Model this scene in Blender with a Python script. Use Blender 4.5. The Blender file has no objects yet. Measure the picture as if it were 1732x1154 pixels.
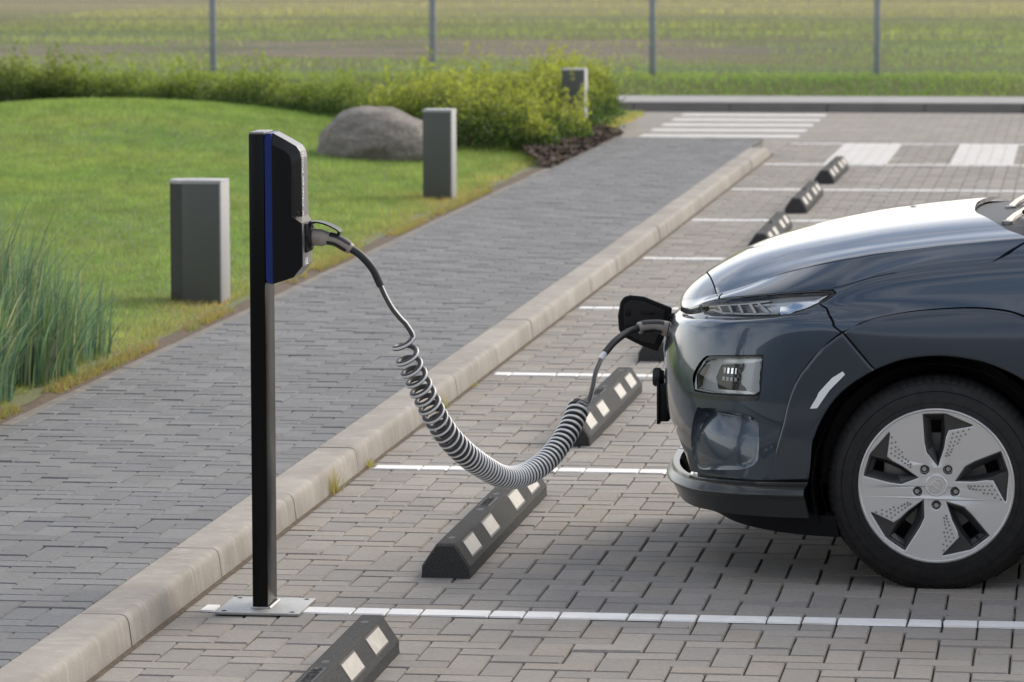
import bpy, bmesh, math, random
import numpy as np
from mathutils import Vector, Matrix, noise
from mathutils.geometry import delaunay_2d_cdt
R = math.radians
random.seed(7); rng = np.random.default_rng(7)
scn = bpy.context.scene
COL = scn.collection

# ------------------------------------------------------------------ camera
CAM = np.array([2.57536, -11.58490, 2.00399]); YAW, PITCH, ROLL, FPX = 0.137701, -0.102933, -0.0024326, 6938.44
def cam_axes():
    fw = np.array([-math.sin(YAW)*math.cos(PITCH), math.cos(YAW)*math.cos(PITCH), math.sin(PITCH)])
    rt = np.array([math.cos(YAW), math.sin(YAW), 0.0]); up = np.cross(rt, fw)
    return math.cos(ROLL)*rt+math.sin(ROLL)*up, -math.sin(ROLL)*rt+math.cos(ROLL)*up, fw
AR, AU, AF = cam_axes()
cd = bpy.data.cameras.new('camera'); cam = bpy.data.objects.new('camera', cd); COL.objects.link(cam)
cd.sensor_width = 36; cd.lens = 36*FPX/1732; cd.clip_end = 5000; cd.clip_start = .1
cam.matrix_world = Matrix([[AR[0], AU[0], -AF[0], CAM[0]], [AR[1], AU[1], -AF[1], CAM[1]], [AR[2], AU[2], -AF[2], CAM[2]], [0, 0, 0, 1]])
cd.dof.use_dof = True; cd.dof.focus_distance = 12.0; cd.dof.aperture_fstop = 8.6
scn.camera = cam
def seen(P, m=0.0):
    """share of the frame (0..1 is inside) used to choose how densely to plant or pave"""
    d = np.asarray(P, float)-CAM; z = d@AF
    return np.maximum(np.abs(FPX*(d@AR)/z)/866, np.abs(FPX*(d@AU)/z)/577), z

# ------------------------------------------------------------------ world, sun, exposure
SUN_AZ, SUN_EL = R(38), R(36)          # azimuth measured from +Y towards +X
w = bpy.data.worlds.new('World'); scn.world = w; w.use_nodes = True
nt = w.node_tree; nt.nodes.clear()
out = nt.nodes.new('ShaderNodeOutputWorld'); bg = nt.nodes.new('ShaderNodeBackground')
sky = nt.nodes.new('ShaderNodeTexSky'); sky.sky_type = 'NISHITA'; sky.sun_disc = False
sky.sun_elevation = SUN_EL; sky.sun_rotation = SUN_AZ; sky.air_density = 1.0; sky.dust_density = 1.5; sky.ozone_density = 1.0
tc = nt.nodes.new('ShaderNodeTexCoord'); mp = nt.nodes.new('ShaderNodeMapping'); mp.inputs['Scale'].default_value = (1.0, 1.0, 3.2)
ns = nt.nodes.new('ShaderNodeTexNoise'); ns.inputs['Scale'].default_value = 2.3; ns.inputs['Detail'].default_value = 7; ns.inputs['Roughness'].default_value = .62
cr = nt.nodes.new('ShaderNodeValToRGB'); cr.color_ramp.elements[0].position = .42; cr.color_ramp.elements[1].position = .60
cr.color_ramp.elements[1].color = (.62, .62, .62, 1)
mx = nt.nodes.new('ShaderNodeMix'); mx.data_type = 'RGBA'; mx.inputs[7].default_value = (11.0, 10.6, 10.2, 1)
L = nt.links.new
L(tc.outputs['Generated'], mp.inputs['Vector']); L(mp.outputs[0], ns.inputs['Vector']); L(ns.outputs['Fac'], cr.inputs[0])
# pale haze low over the whole horizon
sz = nt.nodes.new('ShaderNodeSeparateXYZ'); hz = nt.nodes.new('ShaderNodeMapRange'); hz.interpolation_type = 'SMOOTHSTEP'
for i_, q_ in enumerate((.0, .34, .62, 0.)): hz.inputs[i_+1].default_value = q_
hm = nt.nodes.new('ShaderNodeMix'); hm.data_type = 'RGBA'; hm.inputs[7].default_value = (12.5, 12.2, 11.8, 1)
L(tc.outputs['Generated'], sz.inputs[0]); L(sz.outputs[2], hz.inputs[0]); L(hz.outputs[0], hm.inputs[0])
L(cr.outputs[0], mx.inputs[0]); L(sky.outputs[0], mx.inputs[6]); L(mx.outputs[2], hm.inputs[6]); L(hm.outputs[2], bg.inputs[0]); L(bg.outputs[0], out.inputs[0])
bg.inputs[1].default_value = .135
sl = bpy.data.lights.new('sun', 'SUN'); so = bpy.data.objects.new('sun', sl); COL.objects.link(so)
sl.energy = 2.35; sl.angle = R(34); sl.color = (1.0, .91, .77)
sd = Vector((math.sin(SUN_AZ)*math.cos(SUN_EL), math.cos(SUN_AZ)*math.cos(SUN_EL), math.sin(SUN_EL)))
so.rotation_euler = sd.to_track_quat('Z', 'Y').to_euler(); so.location = (8, 8, 12)
vs = scn.view_settings; vs.view_transform = 'Standard'; vs.look = 'None'; vs.exposure = 0.31; vs.gamma = 1.0; vs.use_curve_mapping = False
scn.render.engine = 'CYCLES'; scn.cycles.use_denoising = True
scn.cycles.max_bounces = 6; scn.cycles.transparent_max_bounces = 8

# ------------------------------------------------------------------ materials
MATS = {}
def mat(name, col, rough=.6, metal=0., spec=.5, noise_scale=0, noise_amt=0., bump=0., bump_scale=80., coat=0., attr=False, col2=None, alpha=None, trans=0., coat_rough=.03, coords='Object', detail=4):
    m = bpy.data.materials.new(name); m.use_nodes = True; t = m.node_tree; b = t.nodes['Principled BSDF']; MATS[name] = m
    b.inputs['Base Color'].default_value = (*col, 1); b.inputs['Roughness'].default_value = rough; b.inputs['Metallic'].default_value = metal
    b.inputs['Specular IOR Level'].default_value = spec; b.inputs['Coat Weight'].default_value = coat; b.inputs['Coat Roughness'].default_value = coat_rough
    b.inputs['Transmission Weight'].default_value = trans
    src = None
    geo = t.nodes.new('ShaderNodeNewGeometry')
    vec = geo.outputs['Position']
    if noise_scale or col2:
        n = t.nodes.new('ShaderNodeTexNoise'); n.inputs['Scale'].default_value = noise_scale; n.inputs['Detail'].default_value = detail; n.inputs['Roughness'].default_value = .65
        t.links.new(vec, n.inputs['Vector'])
        c = t.nodes.new('ShaderNodeMix'); c.data_type = 'RGBA'
        r_ = t.nodes.new('ShaderNodeMapRange'); r_.inputs[1].default_value = .3; r_.inputs[2].default_value = .7
        t.links.new(n.outputs['Fac'], r_.inputs[0]); t.links.new(r_.outputs[0], c.inputs[0])
        c.inputs[6].default_value = (*col, 1); c2 = col2 if col2 else tuple(x*(1-noise_amt) for x in col); c.inputs[7].default_value = (*c2, 1)
        src = c.outputs[2]
    if attr:
        a = t.nodes.new('ShaderNodeAttribute'); a.attribute_name = 'tone'
        mu = t.nodes.new('ShaderNodeMix'); mu.data_type = 'RGBA'; mu.blend_type = 'MULTIPLY'; mu.inputs[0].default_value = 1
        if src: t.links.new(src, mu.inputs[6])
        else: mu.inputs[6].default_value = (*col, 1)
        t.links.new(a.outputs['Color'], mu.inputs[7]); src = mu.outputs[2]
    if src: t.links.new(src, b.inputs['Base Color'])
    if bump:
        n2 = t.nodes.new('ShaderNodeTexNoise'); n2.inputs['Scale'].default_value = bump_scale; n2.inputs['Detail'].default_value = 5
        t.links.new(vec, n2.inputs['Vector'])
        bp = t.nodes.new('ShaderNodeBump'); bp.inputs['Strength'].default_value = bump; bp.inputs['Distance'].default_value = .01
        t.links.new(n2.outputs['Fac'], bp.inputs['Height']); t.links.new(bp.outputs[0], b.inputs['Normal'])
    return m

def paver(name, c1, c2, stain):
    """concrete paving: per-piece tone, fine aggregate grain and broad dirty patches"""
    m = mat(name, c1, .85, spec=.3, noise_scale=55, col2=c2, attr=True, bump=.35, bump_scale=260)
    t = m.node_tree; b = t.nodes['Principled BSDF']; src = b.inputs['Base Color'].links[0].from_socket
    geo = t.nodes.new('ShaderNodeNewGeometry')
    n = t.nodes.new('ShaderNodeTexNoise'); n.inputs['Scale'].default_value = 1.3; n.inputs['Detail'].default_value = 8; n.inputs['Roughness'].default_value = .7
    t.links.new(geo.outputs['Position'], n.inputs['Vector'])
    mr = t.nodes.new('ShaderNodeMapRange'); mr.inputs[1].default_value = .46; mr.inputs[2].default_value = .72; mr.inputs[3].default_value = 0; mr.inputs[4].default_value = .5
    t.links.new(n.outputs['Fac'], mr.inputs[0])
    x = t.nodes.new('ShaderNodeMix'); x.data_type = 'RGBA'; t.links.new(mr.outputs[0], x.inputs[0]); t.links.new(src, x.inputs[6]); x.inputs[7].default_value = (*stain, 1)
    sp = t.nodes.new('ShaderNodeTexNoise'); sp.inputs['Scale'].default_value = 420; sp.inputs['Detail'].default_value = 2
    t.links.new(geo.outputs['Position'], sp.inputs['Vector'])
    m2 = t.nodes.new('ShaderNodeMapRange'); m2.inputs[1].default_value = .3; m2.inputs[2].default_value = .7; m2.inputs[3].default_value = .82; m2.inputs[4].default_value = 1.14
    t.links.new(sp.outputs['Fac'], m2.inputs[0])
    mu = t.nodes.new('ShaderNodeMix'); mu.data_type = 'RGBA'; mu.blend_type = 'MULTIPLY'; mu.inputs[0].default_value = 1
    t.links.new(x.outputs[2], mu.inputs[6]); t.links.new(m2.outputs[0], mu.inputs[7])
    # scattered spots and drips
    sv = t.nodes.new('ShaderNodeTexNoise'); sv.inputs['Scale'].default_value = 11; sv.inputs['Detail'].default_value = 6; sv.inputs['Roughness'].default_value = .75; t.links.new(geo.outputs['Position'], sv.inputs['Vector'])
    m3 = t.nodes.new('ShaderNodeMapRange'); m3.inputs[1].default_value = .62; m3.inputs[2].default_value = .74; m3.inputs[4].default_value = .55; t.links.new(sv.outputs['Fac'], m3.inputs[0])
    x3 = t.nodes.new('ShaderNodeMix'); x3.data_type = 'RGBA'; t.links.new(m3.outputs[0], x3.inputs[0]); t.links.new(mu.outputs[2], x3.inputs[6]); x3.inputs[7].default_value = (*[q*.6 for q in stain], 1)
    t.links.new(x3.outputs[2], b.inputs['Base Color'])
    return m
LOTBRICK = paver('lot_paver', (.335, .312, .285), (.27, .252, .23), (.21, .19, .17))
WALKBRICK = paver('walk_paver', (.218, .219, .221), (.168, .171, .176), (.145, .142, .14))
JOINT = mat('joint_sand', (.034, .028, .022), .95, noise_scale=30, noise_amt=.5)
PAINT = mat('white_paint', (.86, .85, .83), .6, noise_scale=17, col2=(.74, .725, .70), detail=9, bump=.2, bump_scale=300)
KERB = mat('kerb_concrete', (.355, .325, .288), .85, noise_scale=7, col2=(.27, .245, .218), attr=True, bump=.3, bump_scale=220, detail=9)
RUBBER = mat('stop_rubber', (.022, .022, .023), .78, spec=.3, noise_scale=210, col2=(.095, .094, .093), bump=.9, bump_scale=330)
BLACKRUB = mat('tyre_rubber', (.011, .011, .012), .55, spec=.3, noise_scale=40, col2=(.024, .023, .022))
REFLEC = mat('reflector_film', (.50, .465, .42), .5, noise_scale=38, col2=(.36, .335, .30), detail=8)
BLACKMETAL = mat('powder_coat', (.003, .003, .0032), .26, spec=.2, bump=.05, bump_scale=900)
WORN = mat('worn_white_paint', (.60, .59, .57), .7, noise_scale=6, col2=(.47, .455, .435), detail=8)
GALV = mat('galvanised_steel', (.46, .455, .44), .5, metal=.75, noise_scale=60, col2=(.36, .355, .345), bump=.05)
BLKPLASTIC = mat('black_plastic', (.005, .0055, .007), .34, spec=.25, bump=.08, bump_scale=700)
FRONTPLASTIC = mat('grey_front', (.20, .19, .19), .35, spec=.5, metal=.2)
BLUE = mat('blue_plastic', (.002, .018, .15), .35)
SOCKETBLK = mat('socket_black', (.01, .01, .011), .5)
PLUGGREY = mat('plug_grey', (.34, .30, .265), .5, noise_scale=30, noise_amt=.1)
GRIP = mat('grip_black', (.022, .024, .027), .55)
CABLEGREY = mat('cable_grey', (.088, .080, .075), .42, noise_scale=30, noise_amt=.2)
CABLEWHITE = mat('cable_white', (.72, .73, .74), .40)
WHITE = mat('white_print', (.85, .85, .85), .5)
CARPAINT = mat('car_paint', (.042, .062, .088), .30, metal=.55, coat=1.0, coat_rough=.015)
CLAD = mat('cladding', (.040, .052, .068), .36, metal=.5, coat=.8, coat_rough=.09, bump=.02, bump_scale=900)
SATIN = mat('satin_lip', (.028, .031, .031), .34, metal=.3, coat=.5, coat_rough=.16)
CHROME = mat('chrome', (.75, .76, .78), .08, metal=1.)
LAMPREF = mat('lamp_reflector', (.76, .78, .80), .22, metal=.3, coat=.5)
LAMPDARK = mat('lamp_dark', (.012, .013, .015), .25)
LAMPWHITE = mat('lamp_guide', (.72, .74, .74), .22)
def glass_mat(name, tint, rough=.0):
    m = bpy.data.materials.new(name); m.use_nodes = True; t = m.node_tree; t.nodes.clear()
    o = t.nodes.new('ShaderNodeOutputMaterial'); tr = t.nodes.new('ShaderNodeBsdfTransparent'); gl = t.nodes.new('ShaderNodeBsdfGlossy'); mi = t.nodes.new('ShaderNodeMixShader'); fr = t.nodes.new('ShaderNodeFresnel')
    tr.inputs[0].default_value = (*tint, 1); gl.inputs['Roughness'].default_value = rough; fr.inputs[0].default_value = 1.5
    t.links.new(fr.outputs[0], mi.inputs[0]); t.links.new(tr.outputs[0], mi.inputs[1]); t.links.new(gl.outputs[0], mi.inputs[2]); t.links.new(mi.outputs[0], o.inputs[0])
    return m
LENS = glass_mat('clear_lens', (.93, .95, .96)); GLASS = glass_mat('window_glass', (.20, .24, .23))
RIM = mat('alloy_silver', (.66, .65, .635), .32, metal=.4, coat=.4)
DIMPLE = mat('dimple_grey', (.26, .255, .25), .4, metal=.4)
RIMDARK = mat('alloy_charcoal', (.062, .063, .065), .33, metal=.6, coat=.4, coat_rough=.1)
BOLLARD = mat('bollard_grey', (.092, .097, .085), .55, metal=.2, bump=.06, bump_scale=500)
BOLLARDDARK = mat('bollard_dark', (.016, .018, .022), .4)
BOLLARDLIGHT = mat('bollard_pale', (.38, .375, .37), .5, metal=.2)
ROCK = None
FENCEM = mat('fence_galvanised', (.30, .33, .35), .45, metal=.4)
SOIL = mat('soil', (.15, .11, .075), .95, noise_scale=12, col2=(.075, .055, .038), bump=.8, bump_scale=60, detail=8)
BARK = mat('bark_mulch', (.12, .085, .065), .9, attr=True)
LEAF = mat('spirea_leaf', (.135, .180, .050), .55, attr=True)
TWIG = mat('twig', (.07, .048, .03), .85)
GRASSM = mat('grass_blade', (.205, .252, .080), .6, attr=True)
TALLGRASS = mat('tall_grass_blade', (.120, .180, .108), .45, attr=True)
for mm in (LEAF, GRASSM, TALLGRASS):       # leaves let some light through
    t = mm.node_tree; b = t.nodes['Principled BSDF']; o_ = t.nodes['Material Output']
    tl_ = t.nodes.new('ShaderNodeBsdfTranslucent'); ms = t.nodes.new('ShaderNodeMixShader'); ms.inputs[0].default_value = .42
    hs_ = t.nodes.new('ShaderNodeMix'); hs_.data_type = 'RGBA'; hs_.blend_type = 'MULTIPLY'; hs_.inputs[0].default_value = 1; hs_.inputs[7].default_value = (1.75, 1.9, 1.25, 1)
    t.links.new(b.inputs['Base Color'].links[0].from_socket, hs_.inputs[6]); t.links.new(hs_.outputs[2], tl_.inputs[0])
    t.links.new(b.outputs[0], ms.inputs[1]); t.links.new(tl_.outputs[0], ms.inputs[2]); t.links.new(ms.outputs[0], o_.inputs[0])
ASPH = mat('far_paving', (.30, .275, .25), .85, noise_scale=1.1, col2=(.255, .233, .21), detail=8)
PATHM = mat('far_path', (.34, .335, .33), .85, noise_scale=3, noise_amt=.15)
DARKKERB = mat('far_kerb', (.19, .18, .17), .85, noise_scale=5, noise_amt=.2)

# ------------------------------------------------------------------ mesh helpers
def link(o, parent=None, kind=None, label=None, cat=None, group=None):
    COL.objects.link(o)
    if parent is not None: o.parent = parent
    for k, v_ in (('kind', kind), ('label', label), ('category', cat), ('group', group)):
        if v_: o[k] = v_
    return o
def empty(name, loc, label=None, cat=None, group=None, kind=None, rz=0):
    o = bpy.data.objects.new(name, None); o.location = loc; o.rotation_euler = (0, 0, rz); o.empty_display_size = .1
    return link(o, None, kind, label, cat, group)
def make_mesh(name, V, F, mats, fm=None, smooth=None, tone=None, normals=None):
    me = bpy.data.meshes.new(name); me.from_pydata([tuple(map(float, v)) for v in V], [], [tuple(map(int, f)) for f in F])
    for m in (mats if isinstance(mats, (list, tuple)) else [mats]): me.materials.append(m)
    if fm is not None: me.polygons.foreach_set('material_index', np.asarray(fm, np.int32))
    if tone is not None:
        a = me.color_attributes.new('tone', 'FLOAT_COLOR', 'POINT'); tt = np.ones((len(V), 4), np.float32); tone = np.asarray(tone, np.float32)
        tt[:, :3] = tone if tone.ndim == 2 else tone[:, None]; a.data.foreach_set('color', tt.ravel())
    if smooth is not None:
        me.shade_smooth()
        if smooth < 179: me.set_sharp_from_angle(angle=R(smooth))
    me.update()
    if normals is not None: me.normals_split_custom_set_from_vertices([tuple(n) for n in normals])
    return me
def world_org(p):
    o = np.zeros(3)
    while p is not None: o += np.array(p.location); p = p.parent
    return o
def obj(name, V, F, mats, parent=None, smooth=None, fm=None, tone=None, local=False, normals=None, **kw):
    V = np.asarray(V, float)
    if parent is not None and not local: V = V-world_org(parent)
    o = bpy.data.objects.new(name, make_mesh(name, V, F, mats, fm, smooth, tone, normals))
    return link(o, parent, **kw)
class MB:
    def __init__(s): s.V = []; s.F = []; s.M = []
    def add(s, V, F, m=0):
        b = len(s.V); s.V += [tuple(v) for v in V]; s.F += [tuple(i+b for i in f) for f in F]; s.M += [m]*len(F); return s
    def box(s, x0, x1, y0, y1, z0, z1, m=0, c=0.):
        if c <= 0:
            V = [(x, y, z) for z in (z0, z1) for y in (y0, y1) for x in (x0, x1)]
            return s.add(V, [(0, 2, 3, 1), (4, 5, 7, 6), (0, 1, 5, 4), (2, 6, 7, 3), (0, 4, 6, 2), (1, 3, 7, 5)], m)
        bm = bmesh.new(); bmesh.ops.create_cube(bm, size=1)
        for v in bm.verts: v.co = Vector(((x0+x1)/2+v.co.x*(x1-x0), (y0+y1)/2+v.co.y*(y1-y0), (z0+z1)/2+v.co.z*(z1-z0)))
        bmesh.ops.bevel(bm, geom=bm.edges[:], offset=c, segments=2, profile=.5, affect='EDGES')
        bm.verts.index_update(); s.add([v.co[:] for v in bm.verts], [[v.index for v in f.verts] for f in bm.faces], m); bm.free(); return s
    def prism(s, poly, y0, y1, m=0, axis='y'):
        n = len(poly)
        mk = {'y': lambda p, q: (p[0], q, p[1]), 'z': lambda p, q: (p[0], p[1], q), 'x': lambda p, q: (q, p[0], p[1])}[axis]
        V = [mk(p, y0) for p in poly]+[mk(p, y1) for p in poly]
        return s.add(V, [tuple(range(n)), tuple(range(2*n-1, n-1, -1))]+[(i, i+n, (i+1) % n+n, (i+1) % n) for i in range(n)], m)
    def lathe(s, prof, seg=32, c=(0, 0, 0), axis='z', m=0, close=False):
        """prof: (radius, height) pairs"""
        V = []; F = []; k = len(prof)
        for i in range(seg):
            a = 2*math.pi*i/seg
            for r_, h in prof:
                x, y = r_*math.cos(a), r_*math.sin(a)
                p = {'z': (x, y, h), 'y': (x, h, y), 'x': (h, x, y)}[axis]; V.append((p[0]+c[0], p[1]+c[1], p[2]+c[2]))
        for i in range(seg):
            j = (i+1) % seg
            for q in range(k-1): F.append((i*k+q, j*k+q, j*k+q+1, i*k+q+1))
        if not close:
            if prof[0][0] > 1e-6: F.append(tuple(i*k for i in range(seg))[::-1])
            if prof[-1][0] > 1e-6: F.append(tuple(i*k+k-1 for i in range(seg)))
        return s.add(V, F, m)
    def tube(s, pts, rad, seg=10, m=0, cap=True, ang=None, mats=None, up=None, sx=1.):
        pts = np.asarray(pts, float); n = len(pts); rad = np.broadcast_to(np.asarray(rad, float), (n,))
        T = np.gradient(pts, axis=0); T /= np.maximum(np.linalg.norm(T, axis=1, keepdims=True), 1e-9)
        u = np.array(up if up is not None else ((0, 1, 0) if abs(T[0][1]) < .9 else (1, 0, 0)), float); V = []
        a0, a1 = ang if ang else (0, 2*math.pi); k = seg if ang is None else seg+1
        for i in range(n):
            u = u-T[i]*(u@T[i]); u /= np.linalg.norm(u); b = np.cross(T[i], u)
            for j in range(k):
                a = a0+(a1-a0)*j/seg; V.append(pts[i]+rad[i]*(sx*math.cos(a)*u+math.sin(a)*b))
        F = []; M = []
        for i in range(n-1):
            for j in range(seg):
                jj = (j+1) % k if ang is None else j+1
                F.append((i*k+j, i*k+jj, (i+1)*k+jj, (i+1)*k+j)); M.append(m if mats is None else mats[j])
        if cap and ang is None: F += [tuple(range(k))[::-1], tuple((n-1)*k+j for j in range(k))]; M += [m, m]
        b = len(s.V); s.V += [tuple(v) for v in V]; s.F += [tuple(i+b for i in f) for f in F]; s.M += M; return s
    def build(s, name, mats, parent=None, smooth=None, **kw):
        return obj(name, s.V, s.F, mats, parent, smooth=smooth, fm=s.M, **kw)
def catmull(P, n):
    P = np.asarray(P, float); Q = np.vstack([2*P[0]-P[1], P, 2*P[-1]-P[-2]]); res = []
    for i in range(len(P)-1):
        p0, p1, p2, p3 = Q[i:i+4]
        for u in np.linspace(0, 1, n, endpoint=False):
            res.append(.5*((2*p1)+(-p0+p2)*u+(2*p0-5*p1+4*p2-p3)*u*u+(-p0+3*p1-3*p2+p3)*u**3))
    res.append(P[-1]); return np.array(res)
def fill2d(outer, holes, depth, bevel, res=2):
    """flat plate with openings and rounded edges, from a 2-D curve; returns verts, faces in its own xy plane"""
    cu = bpy.data.curves.new('fill', 'CURVE'); cu.dimensions = '2D'; cu.fill_mode = 'BOTH'; cu.extrude = depth; cu.bevel_depth = bevel; cu.bevel_resolution = res
    for lp in [outer]+holes:
        sp = cu.splines.new('POLY'); sp.points.add(len(lp)-1); sp.use_cyclic_u = True
        for p, q in zip(sp.points, lp): p.co = (q[0], q[1], 0, 1)
    return curve_mesh(cu)
def curve_mesh(cu):
    o = bpy.data.objects.new('fill', cu); COL.objects.link(o); bpy.context.view_layer.update()
    me = bpy.data.meshes.new_from_object(o.evaluated_get(bpy.context.evaluated_depsgraph_get()))
    V = [v.co[:] for v in me.vertices]; F = [tuple(p.vertices) for p in me.polygons]
    bpy.data.objects.remove(o); bpy.data.curves.remove(cu); bpy.data.meshes.remove(me); return np.array(V), F
def lettering(txt, size, depth=.0006, shear=0.):
    cu = bpy.data.curves.new('txt', 'FONT'); cu.body = txt; cu.size = size; cu.extrude = depth; cu.align_x = 'CENTER'; cu.align_y = 'CENTER'; cu.shear = shear; cu.resolution_u = 3
    return curve_mesh(cu)

# ------------------------------------------------------------------ ground, field, lawn levels
def smooth01(x): x = np.clip(x, 0, 1); return x*x*(3-2*x)
def lawn_h(X, Y):
    X = np.asarray(X, float); Y = np.asarray(Y, float)
    m = .31*np.exp(-((X+6.0)/2.0)**2-((Y-22.0)/5.0)**2)+.12*np.exp(-((X+4.2)/1.4)**2-((Y-14)/5)**2)
    e = smooth01((-1.5-X)/.9)
    return .085+.035*e+m*smooth01((-1.9-X)/1.5)
def field_h(Y): return .02+.20*smooth01((np.asarray(Y, float)-32.2)/1.6)

def field_material():
    m = bpy.data.materials.new('field'); m.use_nodes = True; t = m.node_tree; b = t.nodes['Principled BSDF']; b.inputs['Roughness'].default_value = .95; b.inputs['Specular IOR Level'].default_value = .1
    g = t.nodes.new('ShaderNodeNewGeometry')
    def nz(sx, sy, sc, de=6):
        mp_ = t.nodes.new('ShaderNodeMapping'); mp_.inputs['Scale'].default_value = (sx, sy, 1); n = t.nodes.new('ShaderNodeTexNoise'); n.inputs['Scale'].default_value = sc; n.inputs['Detail'].default_value = de; n.inputs['Roughness'].default_value = .65
        t.links.new(g.outputs['Position'], mp_.inputs[0]); t.links.new(mp_.outputs[0], n.inputs['Vector']); return n.outputs['Fac']
    def mixc(f, a, b2):
        x = t.nodes.new('ShaderNodeMix'); x.data_type = 'RGBA'; t.links.new(f, x.inputs[0])
        for s_, i in ((a, 6), (b2, 7)):
            if isinstance(s_, tuple): x.inputs[i].default_value = (*s_, 1)
            else: t.links.new(s_, x.inputs[i])
        return x.outputs[2]
    def rng_(f, a, b2, c=0., d=1.):
        x = t.nodes.new('ShaderNodeMapRange'); x.interpolation_type = 'SMOOTHSTEP'; t.links.new(f, x.inputs[0])
        for i, q in enumerate((a, b2, c, d)): x.inputs[i+1].default_value = q
        return x.outputs[0]
    def mth(op, a, b2):
        x = t.nodes.new('ShaderNodeMath'); x.operation = op
        for i, q in enumerate((a, b2)):
            if isinstance(q, (int, float)): x.inputs[i].default_value = q
            else: t.links.new(q, x.inputs[i])
        return x.outputs[0]
    green = mixc(rng_(nz(.5, 1, 1.2), .35, .65), (.165, .212, .088), (.215, .228, .105))
    dry = mixc(rng_(nz(.12, .35, .35), .40, .62), green, (.25, .215, .105))
    fine = mixc(rng_(nz(1, 1, 9, 3), .3, .7), dry, (.135, .155, .066))
    sx = t.nodes.new('ShaderNodeSeparateXYZ'); t.links.new(g.outputs['Position'], sx.inputs[0]); X, Y = sx.outputs[0], sx.outputs[1]
    warp = mth('MULTIPLY', mth('SUBTRACT', nz(.25, .6, .5), .5), 16)
    Yw = mth('ADD', Y, warp)
    band = mth('MULTIPLY', rng_(Yw, 37.5, 40.5), rng_(Yw, 49, 45.5))
    side = rng_(mth('ADD', X, mth('MULTIPLY', warp, .4)), 0.5, -3.5)
    dirt = mth('MULTIPLY', mth('MULTIPLY', band, side), rng_(nz(.35, 1, 1.1), .36, .53))
    far_dry = rng_(Y, 52, 75)
    c = mixc(mth('MULTIPLY', far_dry, .8), fine, (.38, .325, .20))
    c = mixc(mth('MULTIPLY', dirt, .9), c, (.285, .225, .185))
    t.links.new(c, b.inputs['Base Color'])
    n2 = nz(1, 1, 14, 4); bp = t.nodes.new('ShaderNodeBump'); bp.inputs['Strength'].default_value = .9; bp.inputs['Distance'].default_value = .12; t.links.new(n2, bp.inputs['Height']); t.links.new(bp.outputs[0], b.inputs['Normal'])
    return m
FIELD = field_material()
ys = np.concatenate([[-300, -60, 20, 31, 32.2], np.linspace(32.4, 34, 8), [40, 60, 90, 130, 200, 400, 1000, 3000]])
xs = np.array([-3000, -600, -150, -60, -25, -10, 0, 10, 25, 60, 150, 600, 3000.])
V = [(x, y, field_h(y) if y > 32 else -.12) for y in ys for x in xs]
n = len(xs); F = [(j*n+i, j*n+i+1, (j+1)*n+i+1, (j+1)*n+i) for j in range(len(ys)-1) for i in range(n-1)]
obj('ground', V, F, FIELD, smooth=180, kind='structure')

# lawn
def kerb_streaks():
    t = KERB.node_tree; b = t.nodes['Principled BSDF']; src = b.inputs['Base Color'].links[0].from_socket
    g = t.nodes.new('ShaderNodeNewGeometry'); mp_ = t.nodes.new('ShaderNodeMapping'); mp_.inputs['Scale'].default_value = (14, 26, 3)
    n_ = t.nodes.new('ShaderNodeTexNoise'); n_.inputs['Scale'].default_value = 1.; n_.inputs['Detail'].default_value = 6; n_.inputs['Roughness'].default_value = .7
    t.links.new(g.outputs['Position'], mp_.inputs[0]); t.links.new(mp_.outputs[0], n_.inputs['Vector'])
    big = t.nodes.new('ShaderNodeTexNoise'); big.inputs['Scale'].default_value = 2.1; big.inputs['Detail'].default_value = 5; t.links.new(g.outputs['Position'], big.inputs['Vector'])
    for no, lo, hi, amt, col in ((n_, .52, .70, .55, (.50, .47, .43, 1)), (big, .48, .68, .5, (.22, .19, .165, 1))):
        r_ = t.nodes.new('ShaderNodeMapRange'); r_.inputs[1].default_value = lo; r_.inputs[2].default_value = hi; r_.inputs[4].default_value = amt; t.links.new(no.outputs['Fac'], r_.inputs[0])
        x = t.nodes.new('ShaderNodeMix'); x.data_type = 'RGBA'; t.links.new(r_.outputs[0], x.inputs[0]); t.links.new(src, x.inputs[6]); x.inputs[7].default_value = col; src = x.outputs[2]
    t.links.new(src, b.inputs['Base Color'])
kerb_streaks()
LAWN = mat('lawn_soil', (.13, .155, .06), .95, noise_scale=1.6, col2=(.17, .165, .08), detail=7, bump=.6, bump_scale=50)
xs = np.concatenate([np.linspace(-14, -2, 49), np.linspace(-1.95, -1.56, 14)]); ys = np.linspace(-2, 24.9, 100)
gx, gy = np.meshgrid(xs, ys); gz = lawn_h(gx, gy); n = len(xs)
V = np.stack([gx, gy, gz], -1).reshape(-1, 3); F = [(j*n+i, j*n+i+1, (j+1)*n+i+1, (j+1)*n+i) for j in range(len(ys)-1) for i in range(n-1)]
obj('lawn', V, F, LAWN, smooth=180, kind='structure')
xs = np.linspace(-30, -2.7, 40); ys = np.linspace(24.85, 32.4, 12); gx, gy = np.meshgrid(xs, ys); n = 40
gz = lawn_h(gx, gy)-.004-.02*smooth01((gy-30)/2)
V = np.stack([gx, gy, gz], -1).reshape(-1, 3); F = [(j*n+i, j*n+i+1, (j+1)*n+i+1, (j+1)*n+i) for j in range(11) for i in range(n-1)]
obj('planting_bed', V, F, SOIL, smooth=180, kind='structure')
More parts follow.
